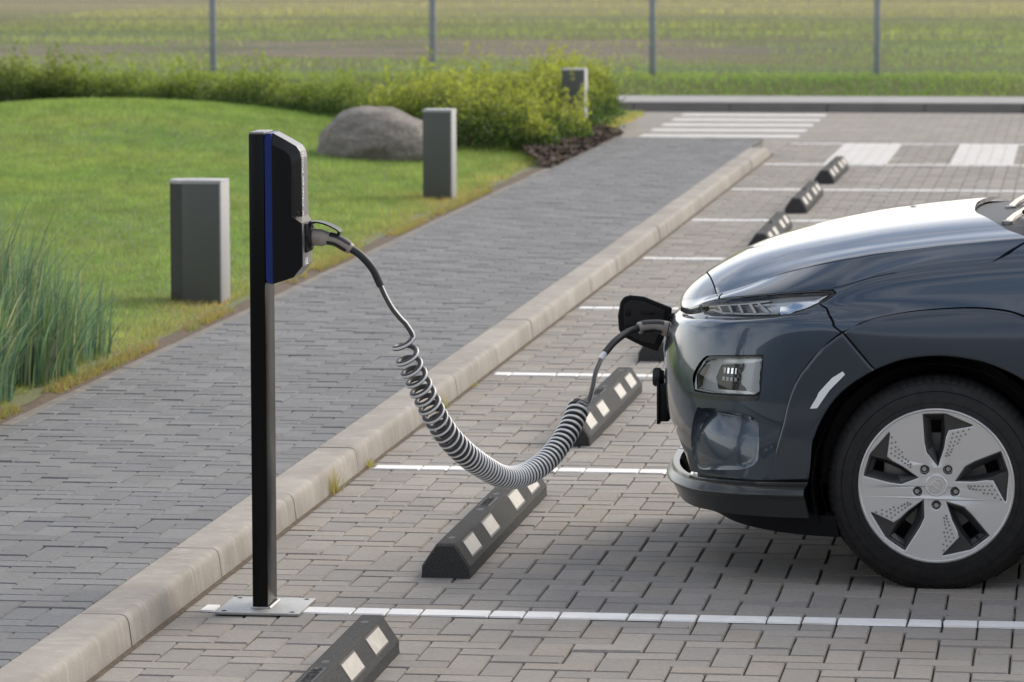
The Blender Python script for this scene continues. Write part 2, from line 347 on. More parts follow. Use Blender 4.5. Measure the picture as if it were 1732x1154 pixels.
# strip of bare soil along the pavement
yy = np.linspace(-2, 24.8, 140); wob = np.array([.10+.07*noise.noise(Vector((y*1.3, 3, 0))) for y in yy])
V = []; F = []
for i, y in enumerate(yy):
    V += [(-1.492, y, .078), (-1.50-wob[i]*.4, y, .092+.004*math.sin(y*9)), (-1.50-wob[i]*.8, y, .088)]
    if i: a = 3*(i-1); F += [(a, a+1, a+4, a+3), (a+1, a+2, a+5, a+4)]
obj('soil_strip', V, F, SOIL, smooth=180, kind='structure')

# ------------------------------------------------------------------ paving
def brick_mesh(name, lx, ly, m, tone, ch=.0036, h=.06, z=0.):
    a, b = lx/2, ly/2
    V = [(sx*a, sy*b, -h) for sx, sy in ((-1, -1), (1, -1), (1, 1), (-1, 1))]+[(sx*a, sy*b, -ch*1.5) for sx, sy in ((-1, -1), (1, -1), (1, 1), (-1, 1))]+[(sx*(a-ch), sy*(b-ch), 0) for sx, sy in ((-1, -1), (1, -1), (1, 1), (-1, 1))]
    F = [(8, 9, 10, 11)]
    for i in range(4): j = (i+1) % 4; F += [(i, j, j+4, i+4), (i+4, j+4, j+8, i+8)]
    return np.array(V), F
GAP = .0050; U = .1
def herringbone(x0, x1, y0, y1, ox, ph):
    """2:1 herringbone on a 10 cm grid, clipped to the strip; yields cx, cy, lx, ly"""
    res = []
    for i in range(int(math.floor((x0-ox)/U))-2, int(math.ceil((x1-ox)/U))+2):
        for j in range(int(math.floor(y0/U))-2, int(math.ceil(y1/U))+2):
            c = (i+j+ph) % 4
            if c == 0: bx = (i, i+2, j, j+1)
            elif c == 2: bx = (i, i+1, j, j+2)
            else: continue
            X0, X1, Y0, Y1 = ox+bx[0]*U, ox+bx[1]*U, -.05+bx[2]*U, -.05+bx[3]*U
            X0, X1, Y0, Y1 = max(X0, x0), min(X1, x1), max(Y0, y0), min(Y1, y1)
            if X1-X0 < .02 or Y1-Y0 < .02: continue
            res.append(((X0+X1)/2, (Y0+Y1)/2, X1-X0, Y1-Y0))
    return res
def pave(parent, bricks, m, z, name, tones, hide=None, tint=None):
    C = np.array([(b[0], b[1], z) for b in bricks]); s, dep = seen(C)
    ok = s < .985
    if hide is not None: ok &= ~hide(C)
    order = np.argsort(np.where(ok, dep, 1e9)); near = set(order[:300].tolist())
    cache = {}; VV = []; FF = []; TT = []
    for q, (cx, cy, lx, ly) in enumerate(bricks):
        tv = int(rng.integers(0, len(tones))); dz = float(rng.normal(0, .0011)); tx, ty = rng.normal(0, .004, 2)
        if q in near:
            key = (round(lx, 3), round(ly, 3), tv)
            if key not in cache:
                v, f = brick_mesh(name, lx-GAP, ly-GAP, m, 1); cache[key] = make_mesh(name, v, f, m, tone=np.tile(np.array(tones[tv], np.float32), (len(v), 1)))
            o = bpy.data.objects.new(name, cache[key]); o.location = (cx-parent.location.x, cy-parent.location.y, z+dz-parent.location.z); o.rotation_euler = (tx, ty, 0); link(o, parent)
        else:
            v, f = brick_mesh(name, lx-GAP, ly-GAP, m, 1); v = v.copy(); v[:, 2] += v[:, 0]*-ty+v[:, 1]*tx
            b0 = len(VV)*12; VV.append(v+np.array([cx, cy, z+dz])); FF += [tuple(i+b0 for i in ff) for ff in f]; TT += [tones[tv]]*12
    obj(name+'s', np.concatenate(VV), FF, m, parent, tone=np.array(TT), kind='stuff')
ROW = 31       # rows between two bay lines
lot = obj('parking_lot', [(-.02, -8, -.011), (9, -8, -.011), (9, 25, -.011), (-.02, 25, -.011)], [(0, 1, 2, 3)], JOINT, kind='structure')
lot_tones = [(1, 1, 1), (1.07, 1.06, 1.05), (.93, .93, .94), (.97, .985, 1.0), (1.04, 1.0, .96), (.90, .905, .915), (1.015, .975, .94), (1.09, 1.085, 1.08), (.97, .96, .95), (.90, .91, .93)]
OX = .0046
bricks = herringbone(.004, 6.6, -4.0, 24.95, OX, 1)
pave(lot, bricks, LOTBRICK, 0., 'paving_brick', lot_tones)
walk = obj('sidewalk', [(-1.46, -4, .079), (-.14, -4, .079), (-.14, 24.0, .079), (-1.46, 24.0, .079)], [(0, 1, 2, 3)], JOINT, kind='structure')
walk_tones = [(1, 1, 1), (1.06, 1.06, 1.06), (.93, .935, .94), (1.0, .985, .97), (.97, .98, 1.0), (1.1, 1.1, 1.09), (.89, .895, .91)]
bricks = herringbone(-1.435, -.155, -4.0, 24.0, -.155, 3)
pave(walk, bricks, WALKBRICK, .09, 'paving_brick', walk_tones)
# thin edging along the lawn, one stone each metre
edging = empty('pavement_edging', (-1.465, 0, 0), kind='structure')
mbq = MB().box(-.024, .024, -.497, .497, -.05, .088, c=.004)
em = make_mesh('edging_stone', mbq.V, mbq.F, KERB, tone=np.full((len(mbq.V), 3), .55))
for k in range(28):
    o = bpy.data.objects.new('edging_stone', em); o.location = (0, -3+k, random.uniform(-.003, .002)); link(o, edging)
# kerb stones
kerb = empty('kerb', (0, 0, 0), kind='structure')
def kerb_mesh(L, tn, drop=None):
    prof = [(-.004, -.05), (-.004, 0), (-.010, .045), (-.0130, .066), (-.0165, .077), (-.022, .0845), (-.030, .0885), (-.040, .090), (-.15, .090), (-.15, -.05)]
    ysn = [0, L] if drop is None else list(np.linspace(0, L, 12)); V = []; F = []; T = []
    for y in ysn:
        f = 1 if drop is None else math.sqrt(max(0.02, 1-max(0, (y/L-.35)/.65)**2.2))
        for x, z in prof: V.append((x*(1 if drop is None else 1), y, z*f if z > 0 else z)); T.append((tn*.98, tn*.985, tn) if z < .04 else (tn, tn, tn))
    k = len(prof)
    for i in range(len(ysn)-1):
        for j in range(k-1): F.append((i*k+j, (i+1)*k+j, (i+1)*k+j+1, i*k+j+1))
    F += [tuple(range(k)), tuple((len(ysn)-1)*k+j for j in range(k))[::-1]]
    return make_mesh('kerb_stone', V, F, KERB, tone=np.array(T), smooth=30)
km = [kerb_mesh(1.194, t_) for t_ in (1., .93, 1.05, .98)]
for k in range(22):
    o = bpy.data.objects.new('kerb_stone', km[[0, 1, 2, 3, 0, 2, 1][k % 7]]); o.location = (random.uniform(-.002, .002), -.634+1.2*(k-3)+.003, random.uniform(-.0015, .0015)); o.rotation_euler = (0, random.uniform(-.006, .006), 0); link(o, kerb)
MB().box(-.168, -.152, 23.0, 24.02, -.05, .086, c=.003).build('kerb_stone', DARKKERB, kerb)
MB().box(-1.44, -.168, 24.0, 24.055, -.05, .086, c=.004).build('kerb_stone', DARKKERB, kerb)
o = bpy.data.objects.new('kerb_stone', kerb_mesh(.80, 1., drop=1)); o.location = (0, -.634+1.2*19+.003, 0); link(o, kerb)

# white bay lines: one coat of paint on each paver of a row
def paint_line(k, x0, x1, single):
    j = ROW*k; yc = j*U; VV = []; FF = []
    e = empty('parking_line', (0, yc, 0), kind='structure')
    i = int(math.floor((x0-OX)/U))-1
    while OX+i*U < x1:
        c = (i+j+1) % 4
        if c == 1: i += 1; continue
        wd = 2 if c == 0 else 1
        X0, X1 = max(OX+i*U, x0), min(OX+(i+wd)*U, x1); i += wd
        if X1-X0 < .03: continue
        lx = X1-X0-.005; g = .0035
        v = np.array([(-lx/2, -.0485, .0), (lx/2, -.0485, .0), (lx/2, .0485, .0), (-lx/2, .0485, .0), (-lx/2+g, -.046, .0048), (lx/2-g, -.046, .0048), (lx/2-g, .046, .0048), (-lx/2+g, .046, .0048)])
        v[:, :2] += rng.normal(0, .0011, (8, 2))
        f = [(4, 5, 6, 7)]+[(a, (a+1) % 4, (a+1) % 4+4, a+4) for a in range(4)]
        if single and X0 < 3.2: obj('paint_patch', v+np.array([(X0+X1)/2, yc, 0]), f, PAINT, e)
        else: b0 = len(VV); VV += list(v+np.array([(X0+X1)/2, yc, 0])); FF += [tuple(q+b0 for q in ff) for ff in f]
    if VV: obj('paint_patches', VV, FF, PAINT, e, kind='stuff')
for k in range(9): paint_line(k, .03 if k else .055, 6.5, k < 3)
cross = empty('crossing_marking', (0, 23.35, 0), kind='structure')
for b0 in (.51, 1.53, 2.55, 3.57):
    mbq = MB()
    for a in range(5):
        for c in range(15): mbq.box(b0+a*.103+.002, b0+a*.103+.101, 21.78+c*.2+.003, 21.78+c*.2+.197, 0, .005)
    mbq.build('painted_block', WORN, cross)
obj('joint_gutter', [(-.004, -3.5, .0015), (.016, -3.5, .0015), (.016, 23, .0015), (-.004, 23, .0015)], [(0, 1, 2, 3)], SOIL, kind='structure')

# road behind, far kerb, path
obj('forecourt', [(-40, -60, -.03), (60, -60, -.03), (60, -7.9, -.03), (-40, -7.9, -.03)], [(0, 1, 2, 3)], ASPH, kind='structure')
obj('paved_yard', [(8.9, -8, -.012), (60, -8, -.012), (60, 25, -.012), (8.9, 25, -.012)], [(0, 1, 2, 3)], ASPH, kind='structure')
road = obj('road', [(-30, 24.1, -.008), (-.1, 24.1, -.008), (-.1, 24.96, -.008), (30, 24.96, -.008), (30, 30.75, -.008), (-30, 30.75, -.008)], [(0, 1, 2, 3, 4, 5)], ASPH, kind='structure')
mbq = MB(); yq = 24.99
rv = []; rf = []; rt_ = []
for bx in herringbone(-3.2, -.155, 24.06, 30.6, OX, 1)+herringbone(-.155, .004, 23.15, 30.6, OX, 1)+herringbone(.004, 3.6, 24.98, 30.6, OX, 1):
    v, f = brick_mesh('b', bx[2]-GAP*.6, bx[3]-GAP*.6, None, 1, ch=.002); b0 = len(rv); tv = lot_tones[int(rng.integers(0, 10))]
    rv += list(v+np.array([bx[0], bx[1], .003])); rf += [tuple(i+b0 for i in ff) for ff in f]; rt_ += [tv]*12
obj('paving_bricks', rv, rf, LOTBRICK, road, tone=np.array(rt_), kind='stuff')
zebra = empty('zebra_crossing', (-.7, 27.6, 0), kind='structure')
for k in range(5):
    y0 = 25.62+k*1.0; MB().box(-1.42, .03, y0, y0+.5, .0, .0085).build('painted_stripe', WORN, zebra)
fk = empty('far_kerb', (0, 30.7, 0), kind='structure')
for k in range(14): MB().box(-8+k, -8+k+.994, 30.66, 30.80, -.05, .10, c=.008).build('kerb_stone', DARKKERB, fk)
obj('footpath', [(-30, 30.79, .098), (30, 30.79, .098), (30, 32.25, .098), (-30, 32.25, .098)], [(0, 1, 2, 3)], PATHM, kind='structure')

# ------------------------------------------------------------------ wheel stops
LS = 1.83
def stop_parts(e):
    prof = [(-.075, 0), (.075, 0), (.075, .036), (.071, .042), (.030, .103), (.025, .106), (-.025, .106), (-.030, .103), (-.071, .042), (-.075, .036)]
    V = []; F = []; n = len(prof); st = [(-LS/2, .93), (-LS/2+.012, 1.), (LS/2-.012, 1.), (LS/2, .93)]
    for y, k in st:
        for x, z in prof: V.append((x*(k if z > .001 else 1), y, z*k))
    for i in range(3):
        for j in range(n): F.append((i*n+j, i*n+(j+1) % n, (i+1)*n+(j+1) % n, (i+1)*n+j))
    F += [tuple(range(n))[::-1], tuple(3*n+j for j in range(n))]
    obj('body', V, F, RUBBER, e, local=True, smooth=25)
    sl_ = np.array([.030-.071, 0, .103-.042]); sl_ /= np.linalg.norm(sl_); nn = np.array([sl_[2], 0, -sl_[0]])
    b0 = np.array([.071, 0, .042])
    for sd_ in (1, -1):
        for y0 in (.12, .52, 1.12, 1.50):
            y0 -= LS/2; q = []; fr = []
            for (a, y) in ((.014, y0), (.014, y0+.2), (.062, y0+.2), (.062, y0)): q.append(b0+sl_*a+np.array([0, y, 0])+nn*.0016)
            for (a, y) in ((.008, y0-.007), (.008, y0+.207), (.068, y0+.207), (.068, y0-.007)): fr.append(b0+sl_*a+np.array([0, y, 0])+nn*.0007)
            q = np.array(q); fr = np.array(fr); k = np.array([sd_, 1, 1]); f = (0, 1, 2, 3) if sd_ < 0 else (3, 2, 1, 0)
            rf_ = obj('reflector', q*k, [f], REFLEC, e, local=True)
            obj('reflector_rim', fr*k, [f], SOCKETBLK, rf_, local=True)
    for y in (.13, .74, 1.10, 1.70):
        obj('bolt_hole', [(.011*math.cos(a), y-LS/2+.022*math.sin(a), .1066) for a in np.linspace(0, 2*math.pi, 16, endpoint=False)], [tuple(range(16))], SOCKETBLK, e, local=True)
    pl = MB().box(-.019, .019, -.105, .105, .1055, .1068).build('maker_plate', SOCKETBLK, e, local=True)
    V, F = lettering('PARKING', .045, .0008)
    V = np.array(V); V = np.stack([-V[:, 1]*.9, V[:, 0], V[:, 2]+.1074], -1)
    obj('raised_letters', V, F, RUBBER, pl, local=True)
def copy_tree(o, loc, label, rz=0):
    c = o.copy(); COL.objects.link(c); c.location = loc; c.rotation_euler = (0, 0, rz)
    if label: c['label'] = label
    def rec(a, b):
        for ch in a.children:
            d = ch.copy(); COL.objects.link(d); d.parent = b; rec(ch, d)
    rec(o, c); return c
SX = .676; G_ = 'rubber wheel stops at the head of the bays'
st0 = empty('wheel_stop', (SX, -1.555, 0), 'speckled black rubber wheel stop in the bottom foreground below the steel base plate', 'wheel stop', G_, rz=R(.3))
stop_parts(st0)
for y, dx, rz, lb in ((1.548, 0, 0, 'black rubber wheel stop lying right under the coiled cable'),
                   (4.70, -.004, R(-.2), 'black rubber wheel stop behind the cable, level with the dangling plug cap'),
                   (7.74, 0, 0, 'black wheel stop mostly hidden behind the open charging flap'),
                   (13.95, -.005, R(.3), 'small black wheel stop just above the car bonnet, nearest of three'),
                   (17.1, -.004, 0, 'middle one of three small far black wheel stops in a row'),
                   (20.2, 0, R(-.3), 'farthest small black wheel stop beside the white crossing block')):
    copy_tree(st0, (SX+dx, y, 0), lb, rz)

# ------------------------------------------------------------------ charging station
st = empty('charging_station', (.236, .036, 0), 'black wall charger with blue edge mounted on a tall black steel post', 'charging station')
bp_ = MB().box(.116, .364, -.112, .16, .003, .011, c=.0015).build('base_plate', GALV, st, smooth=30)
for x in (.140, .340):
    for y in (-.09, .138):
        MB().lathe([(.0001, .0117), (.0075, .0117)], 14, (x, y, 0)).build('bolt_hole', SOCKETBLK, bp_)
# rectangular tube with a welded foot and a pale cap
mbq = MB().box(.212, .258, -.033, .105, .011, 1.388, c=.004); mbq.build('post', BLACKMETAL, st, smooth=40)
MB().box(.2125, .2575, -.0325, .1045, 1.386, 1.393, c=.003).build('post_cap', FRONTPLASTIC, st, smooth=40)
MB().tube([(.262, -.037, .012), (.262, .109, .012)], .005, 6).tube([(.208, -.037, .012), (.262, -.037, .012)], .004, 6).build('weld_seam', GALV, st, smooth=60)
inner = [(.280, 1.359), (.320, 1.339), (.332, 1.328), (.336, 1.315), (.338, 1.298), (.337, 1.152), (.3655, 1.134), (.366, 1.095), (.367, 1.043), (.368, 1.011), (.340, .977), (.281, .957)]
outer = [(.279, 1.390), (.315, 1.371), (.348, 1.352), (.358, 1.337), (.362, 1.318), (.3645, 1.150), (.3675, 1.131), (.3685, 1.093), (.3690, 1.042), (.3690, 1.009), (.341, .975), (.281, .955)]
Y0, Y1 = -.0375, .1095; c_ = .027
V = []; k = len(inner)
def ring(pts, y): return [(x, y, z) for x, z in pts]
low = lambda q: [(c_ if p[1] > 1.14 else .003) for p in q]
V += ring(inner, Y0)
V += [(p[0], Y0+d_, p[1]) for p, d_ in zip(outer, low(inner))]
V += [(p[0], Y1-d_, p[1]) for p, d_ in zip(outer, low(inner))]
V += ring(inner, Y1)
F = [tuple(range(k)), tuple(range(4*k-1, 3*k-1, -1))]; M = [0, 0]
for a in range(3):
    for i in range(k-1): F.append((a*k+i, (a+1)*k+i, (a+1)*k+i+1, a*k+i+1)); M.append(1 if a == 1 else 0)
    F.append((a*k+k-1, (a+1)*k+k-1, (a+1)*k, a*k)); M.append(0)
hs = obj('housing', V, F, [BLKPLASTIC, FRONTPLASTIC], st, fm=M)  # sun and sky on front and top put into a paler grey
bvm = hs.modifiers.new('edge', 'BEVEL'); bvm.width = .0035; bvm.segments = 2; bvm.limit_method = 'ANGLE'; bvm.angle_limit = R(22); bvm.harden_normals = False
bk = [(.2595, 1.374), (.264, 1.389), (.2785, 1.3895), (.2795, 1.36), (.2805, .958), (.279, .956), (.266, .958), (.2605, .97)]
MB().prism(bk, Y0+.003, Y1-.003).build('back_plate', BLUE, st, smooth=25)
V, F = lettering('EV Charge Point', .030)
V = np.array(V); obj('lettering', np.stack([V[:, 2]+.3642, -.0105+.0105-V[:, 1]*.9, V[:, 0]+1.236], -1)[:, :], F, WHITE, hs)
V, F = lettering('ABL', .030, .0006); V = np.array(V)
obj('maker_mark', np.stack([V[:, 2]+.3695, V[:, 0]*1.0+.020, V[:, 1]+1.018], -1), F, WHITE, hs)
MB().lathe([(.0001, -.0385), (.006, -.0385), (.007, -.037)], 14, (.349, 0.012, 1.160), axis='y').build('key_lock', SOCKETBLK, hs)
sk = MB().lathe([(.040, 0), (.041, .004), (.040, .016), (.036, .019), (.030, .0195)], 32, (.366, .036, 1.088), axis='x').box(.366, .378, -.004, .076, 1.044, 1.130, c=.006).build('socket', SOCKETBLK, st, smooth=35)
lid = catmull([(.384, 0, 1.132), (.400, 0, 1.134), (.430, 0, 1.127), (.460, 0, 1.112), (.468, 0, 1.103)], 4)
V = []; F = []
for i, p in enumerate(lid):
    u = i/(len(lid)-1); hw = .030*math.sqrt(max(.12, 1-(abs(u-.5)*1.75)**3)); th = .0045
    V += [(p[0], .036-hw, p[2]), (p[0], .036+hw, p[2]), (p[0]-.001, .036+hw*.9, p[2]-th), (p[0]-.001, .036-hw*.9, p[2]-th)]
    if i: a = 4*(i-1); F += [(a+j, a+(j+1) % 4, a+4+(j+1) % 4, a+4+j) for j in range(4)]
F += [(0, 1, 2, 3), tuple(len(V)-4+j for j in (3, 2, 1, 0))]
obj('socket_lid', V, F, BLKPLASTIC, sk, smooth=40)
MB().tube([(.383, .010, 1.129), (.383, .062, 1.129)], .006, 10).tube([(.383, .030, 1.118), (.383, .042, 1.118)], .005, 8).box(.458, .466, .026, .046, 1.092, 1.106, c=.002).build('lid_hinge', SOCKETBLK, sk, smooth=40)

# ------------------------------------------------------------------ charging cable
cab = empty('charging_cable', (.85, .57, 0), 'grey coiled charging cable with pale stripe hanging between black post and car', 'cable')
def plug(name, path, rad, grips, up):
    P = catmull(path, 6); rr = catmull(np.array(rad)[:, None], 6)[:, 0]
    p = MB().tube(P, rr, 18, up=up).build(name, PLUGGREY, cab, smooth=45)
    for a0, a1, i0, i1, off in grips:
        mb = MB(); n0, n1 = int(i0*(len(P)-1)), int(i1*(len(P)-1)); seg = P[n0:n1+1]; q = rr[n0:n1+1]+off*np.sin(np.linspace(.25, math.pi-.25, n1-n0+1))**.5
        mb.tube(seg, q, 10, ang=(R(a0), R(a1)), up=up); mb.build('grip', GRIP, p, smooth=60)
    return p
# at the post: round head in the socket, handle bending down to the right
pl1 = plug('station_plug', [(.378, .036, 1.088), (.392, .036, 1.087), (.412, .036, 1.085), (.430, .036, 1.084), (.455, .036, 1.078), (.480, .038, 1.064), (.497, .039, 1.052)],
     [.0235, .0245, .0245, .0185, .0165, .0170, .0160], [(20, 160, .52, .93, .0022), (205, 335, .55, .93, .0022)], (0, -1, 0))
V, F = lettering('MEN 2', .010, .0006); V = np.array(V); ca, sa = math.cos(R(-29)), math.sin(R(-29))
obj('raised_letters', np.stack([.462+V[:, 0]*ca-V[:, 1]*sa, .0195-V[:, 2], 1.0735+V[:, 0]*sa+V[:, 1]*ca], -1), F, CABLEWHITE, pl1) if False else None
pl2 = plug('vehicle_plug', [(1.345, 1.300, .672), (1.322, 1.300, .685), (1.295, 1.300, .700), (1.272, 1.295, .710), (1.245, 1.290, .714), (1.215, 1.282, .712), (1.198, 1.275, .708)],
     [.0290, .0290, .0270, .0225, .0195, .0200, .0190], [(200, 340, .50, .93, .0022), (30, 150, .5, .9, .0015)], (0, -1, 0))
lead1 = [(.494, .039, 1.055), (.524, .040, 1.035), (.558, .045, .996), (.581, .05, .946)]
thin1 = [(.579, .05, .950), (.594, .055, .915), (.613, .06, .880), (.636, .066, .850), (.652, .070, .832)]
MB().tube(catmull(lead1, 8), .0112, 14).build('bend_sleeve', GRIP, cab, smooth=50)
sleeve2 = [(1.200, 1.276, .709), (1.167, 1.25, .698), (1.131, 1.2, .673), (1.104, 1.155, .640)]
MB().tube(catmull(sleeve2, 8), .0112, 14).build('bend_sleeve', GRIP, cab, smooth=50)
MB().tube(catmull([(1.108, 1.162, .646), (1.098, 1.148, .630), (1.094, 1.142, .622)], 4), .0098, 14).build('cable_tag', WHITE, cab, smooth=50)
axis = [(.638, .075, .800), (.648, .10, .737), (.658, .12, .700), (.670, .14, .667), (.681, .16, .632), (.693, .18, .602), (.704, .20, .570), (.720, .24, .525), (.744, .29, .474), (.778, .37, .418), (.816, .47, .367), (.858, .57, .325), (.898, .67, .312), (.946, .76, .330), (.985, .84, .368), (1.019, .92, .424), (1.043, 1.0, .490)]
A = catmull(axis, 40); ln = np.concatenate([[0], np.cumsum(np.linalg.norm(np.diff(A, axis=0), axis=1))]); u = ln/ln[-1]
pitch = np.interp(u, [0, .08, .2, .33, .45, .60, .72, .80, .92, 1.], [.058, .040, .032, .027, .0185, .0158, .0160, .0185, .0225, .0235])
turn = np.concatenate([[0], np.cumsum(np.diff(ln)/((pitch[1:]+pitch[:-1])/2))])
print('coil turns', turn[-1])
NT = int(turn[-1]*28); tq = np.linspace(0, turn[-1], NT); li = np.interp(tq, turn, ln)
C3 = np.stack([np.interp(li, ln, A[:, i]) for i in range(3)], -1)
Tn = np.gradient(A, axis=0); Tn /= np.linalg.norm(Tn, axis=1, keepdims=True); T3 = np.stack([np.interp(li, ln, Tn[:, i]) for i in range(3)], -1); T3 /= np.linalg.norm(T3, axis=1, keepdims=True)
uu = np.array([1., 0, 0]); UU = []
for tt in T3: uu = uu-tt*(uu@tt); uu /= np.linalg.norm(uu); UU.append(uu)
UU = np.array(UU); BB = np.cross(T3, UU); RC = .0308*(1-.08*smooth01((li/ln[-1]-.35)/.3))
ph = tq*2*math.pi+R(-50)
nrm = np.cos(ph)[:, None]*UU+np.sin(ph)[:, None]*BB
H = C3+RC[:, None]*nrm
# join the leads to the ends of the helix
H0 = catmull(np.vstack([thin1[:-1], [thin1[-1]], H[4:10:5]]), 8); H1 = catmull(np.vstack([H[-8:-2:4], [(1.066, 1.015, .497), (1.078, 1.045, .540), (1.083, 1.09, .585), (1.093, 1.135, .618)]]), 8)
def cable(pts, nr, name):
    """tube whose pale stripe keeps to the side that faces out and up of the helix"""
    pts = np.asarray(pts); T = np.gradient(pts, axis=0); T /= np.linalg.norm(T, axis=1, keepdims=True); V = []; F = []; M = []; sg = 14
    for i in range(len(pts)):
        n1 = nr[i]-T[i]*(nr[i]@T[i]); n1 /= np.linalg.norm(n1); b = np.cross(T[i], n1)
        for j in range(sg):
            a = 2*math.pi*(j-.5)/sg; V.append(pts[i]+.0078*(math.cos(a)*n1+math.sin(a)*b))
    for i in range(len(pts)-1):
        for j in range(sg): F.append((i*sg+j, i*sg+(j+1) % sg, (i+1)*sg+(j+1) % sg, (i+1)*sg+j)); M.append(1 if j in (0, 1) else 0)
    F += [tuple(range(sg))[::-1], tuple((len(pts)-1)*sg+j for j in range(sg))]; M += [0, 0]
    return obj(name, V, F, [CABLEGREY, CABLEWHITE], cab, fm=M, smooth=60)
cable(H[6:-5], nrm[6:-5], 'coil')
cable(H0, np.tile(np.array([1., -.2, .5]), (len(H0), 1)), 'straight_lead'); cable(H1, np.tile(np.array([1., -.6, -.2]), (len(H1), 1)), 'straight_lead')

# ------------------------------------------------------------------ bollards, boulder, fence
def bollard(y, label, left):
    e = empty('bollard_light', (-1.755, y, .08), label, 'bollard', 'square grey bollard lights along the lawn edge')
    MB().box(-1.855, -1.662, y, y+.205, .02, .69, c=.003).build('body', BOLLARD, e, smooth=30)
    MB().box(-1.857, -1.655, y-.002, y+.208, .686, .704, c=.002).build('top_cap', BOLLARDLIGHT, e, smooth=30)
    MB().box(-1.6635, -1.6545, y-.001, y+.207, .02, .694, c=.002).build('sunlit_side', BOLLARDLIGHT, e, smooth=30)  # right side coloured paler to carry the sunlight falling on it
    if left:
        MB().prism([(-1.856, y+.003), (-1.856, y+.2), (-1.926, y+.19), (-1.926, y+.055)], .02, .686, axis='z').build('lamp_side', BOLLARDDARK, e)
        MB().prism([(-1.855, y+.0), (-1.855, y+.2), (-1.929, y+.19), (-1.929, y+.053)], .6862, .7035, axis='z').build('lamp_cap', BOLLARDLIGHT, e)
    return e
bollard(8.40, 'largest grey bollard light with dark side panel, left of the charging post', True)
bollard(15.98, 'grey bollard light standing beside the boulder', False)
bollard(23.55, 'farthest grey bollard light, half sunk in the yellow-green shrubs', False)
def rock_material():
    m = mat('granite', (.30, .27, .24), .9, noise_scale=30, col2=(.13, .117, .104), bump=1.0, bump_scale=45, detail=9)
    t = m.node_tree; b = t.nodes['Principled BSDF']; src = b.inputs['Base Color'].links[0].from_socket
    g = t.nodes.new('ShaderNodeNewGeometry'); mp_ = t.nodes.new('ShaderNodeMapping'); mp_.inputs['Rotation'].default_value = (0, R(28), 0); mp_.inputs['Scale'].default_value = (1.2, 2, 9)
    n_ = t.nodes.new('ShaderNodeTexNoise'); n_.inputs['Scale'].default_value = 2.2; n_.inputs['Detail'].default_value = 8
    t.links.new(g.outputs['Position'], mp_.inputs[0]); t.links.new(mp_.outputs[0], n_.inputs['Vector'])
    r_ = t.nodes.new('ShaderNodeMapRange'); r_.inputs[1].default_value = .45; r_.inputs[2].default_value = .68; r_.inputs[4].default_value = .8; t.links.new(n_.outputs['Fac'], r_.inputs[0])
    x = t.nodes.new('ShaderNodeMix'); x.data_type = 'RGBA'; t.links.new(r_.outputs[0], x.inputs[0]); t.links.new(src, x.inputs[6]); x.inputs[7].default_value = (.11, .10, .085, 1); t.links.new(x.outputs[2], b.inputs['Base Color'])
    return m
bm = bmesh.new(); bmesh.ops.create_icosphere(bm, subdivisions=5, radius=1)
RX, RY, RZ = -2.80, 19.80, .10
for v in bm.verts:
    p = v.co.copy(); f = 1+.17*noise.noise(p*1.1+Vector((3, 1, 7)))+.085*noise.noise(p*2.7)-.03*abs(noise.noise(p*4.1+Vector((5, 2, 1))))+.016*noise.noise(p*7)+.006*noise.noise(p*17)
    q = p*f; tilt = max(0, q.x)
    v.co = Vector((RX+math.copysign(abs(q.x)**.85, q.x)*.49+.05*q.z, RY+q.y*.40, RZ+.14+(q.z*.29)*(1-.28*tilt)-.05*tilt))
obj('boulder', [v.co[:] for v in bm.verts], [[v.index for v in f.verts] for f in bm.faces], rock_material(), smooth=180, label='rounded grey granite boulder lying on the lawn', cat='boulder'); bm.free()

fe = empty('fence', (-.9, 34.6, .2), 'thin grey wire mesh fence with steel posts along the field', 'fence')
FX = [-9.68, -7.18, -4.68, -2.2, .31, 2.81, 5.31]; FY = lambda x: 34.58+.06*x
for x in FX: MB().box(x-.034, x+.034, FY(x)-.03, FY(x)+.03, .1, 2.25, c=.008).build('fence_post', FENCEM, fe, smooth=40)
for x0, x1 in zip(FX[:-1], FX[1:]):
    mb = MB(); t_ = .0040
    for k in range(11):
        z = .30+k*.19
        for dz in ((0, .05) if k in (1, 4, 7, 10) else (0,)):
            mb.add([(x0, FY(x0)-.035, z+dz-t_), (x1, FY(x1)-.035, z+dz-t_), (x1, FY(x1)-.035, z+dz+t_), (x0, FY(x0)-.035, z+dz+t_), (x0, FY(x0)-.04, z+dz), (x1, FY(x1)-.04, z+dz)], [(0, 1, 5, 4), (4, 5, 2, 3), (0, 3, 2, 1)])
    nv = int((x1-x0)/.05); t_ = .0030
    for k in range(1, nv):
        x = x0+k*(x1-x0)/nv; y = FY(x)-.037
        mb.add([(x-t_, y, .26), (x+t_, y, .26), (x, y-.003, .26), (x-t_, y, 2.2), (x+t_, y, 2.2), (x, y-.003, 2.2)], [(0, 2, 5, 3), (2, 1, 4, 5), (1, 0, 3, 4)])
    mb.build('wire_panel', FENCEM, fe)

# office block across the yard; the car's bumper mirrors it
bd = empty('building', (0, -34, 0), 'long dark office building mirrored in the car bumper', 'building')
FACADE = mat('facade_panel', (.075, .078, .075), .6, noise_scale=1.5, noise_amt=.3); WGLASS = mat('facade_glass', (.012, .016, .018), .06, coat=1.)
MB().box(-34, 34, -46, -34, -.05, 8.2).build('wall', FACADE, bd)
MB().box(-34.3, 34.3, -46.3, -33.8, 8.2, 8.6).build('roof_edge', BOLLARDLIGHT, bd)
wm_ = MB().box(-.75, .75, -.02, .03, 0, 2.4); wme = make_mesh('window', wm_.V, wm_.F, WGLASS)
for i in range(32):
    for z_ in (.6, 4.6):
        o = bpy.data.objects.new('window', wme); o.location = (-32.5+i*2.1, .0, z_); link(o, bd)

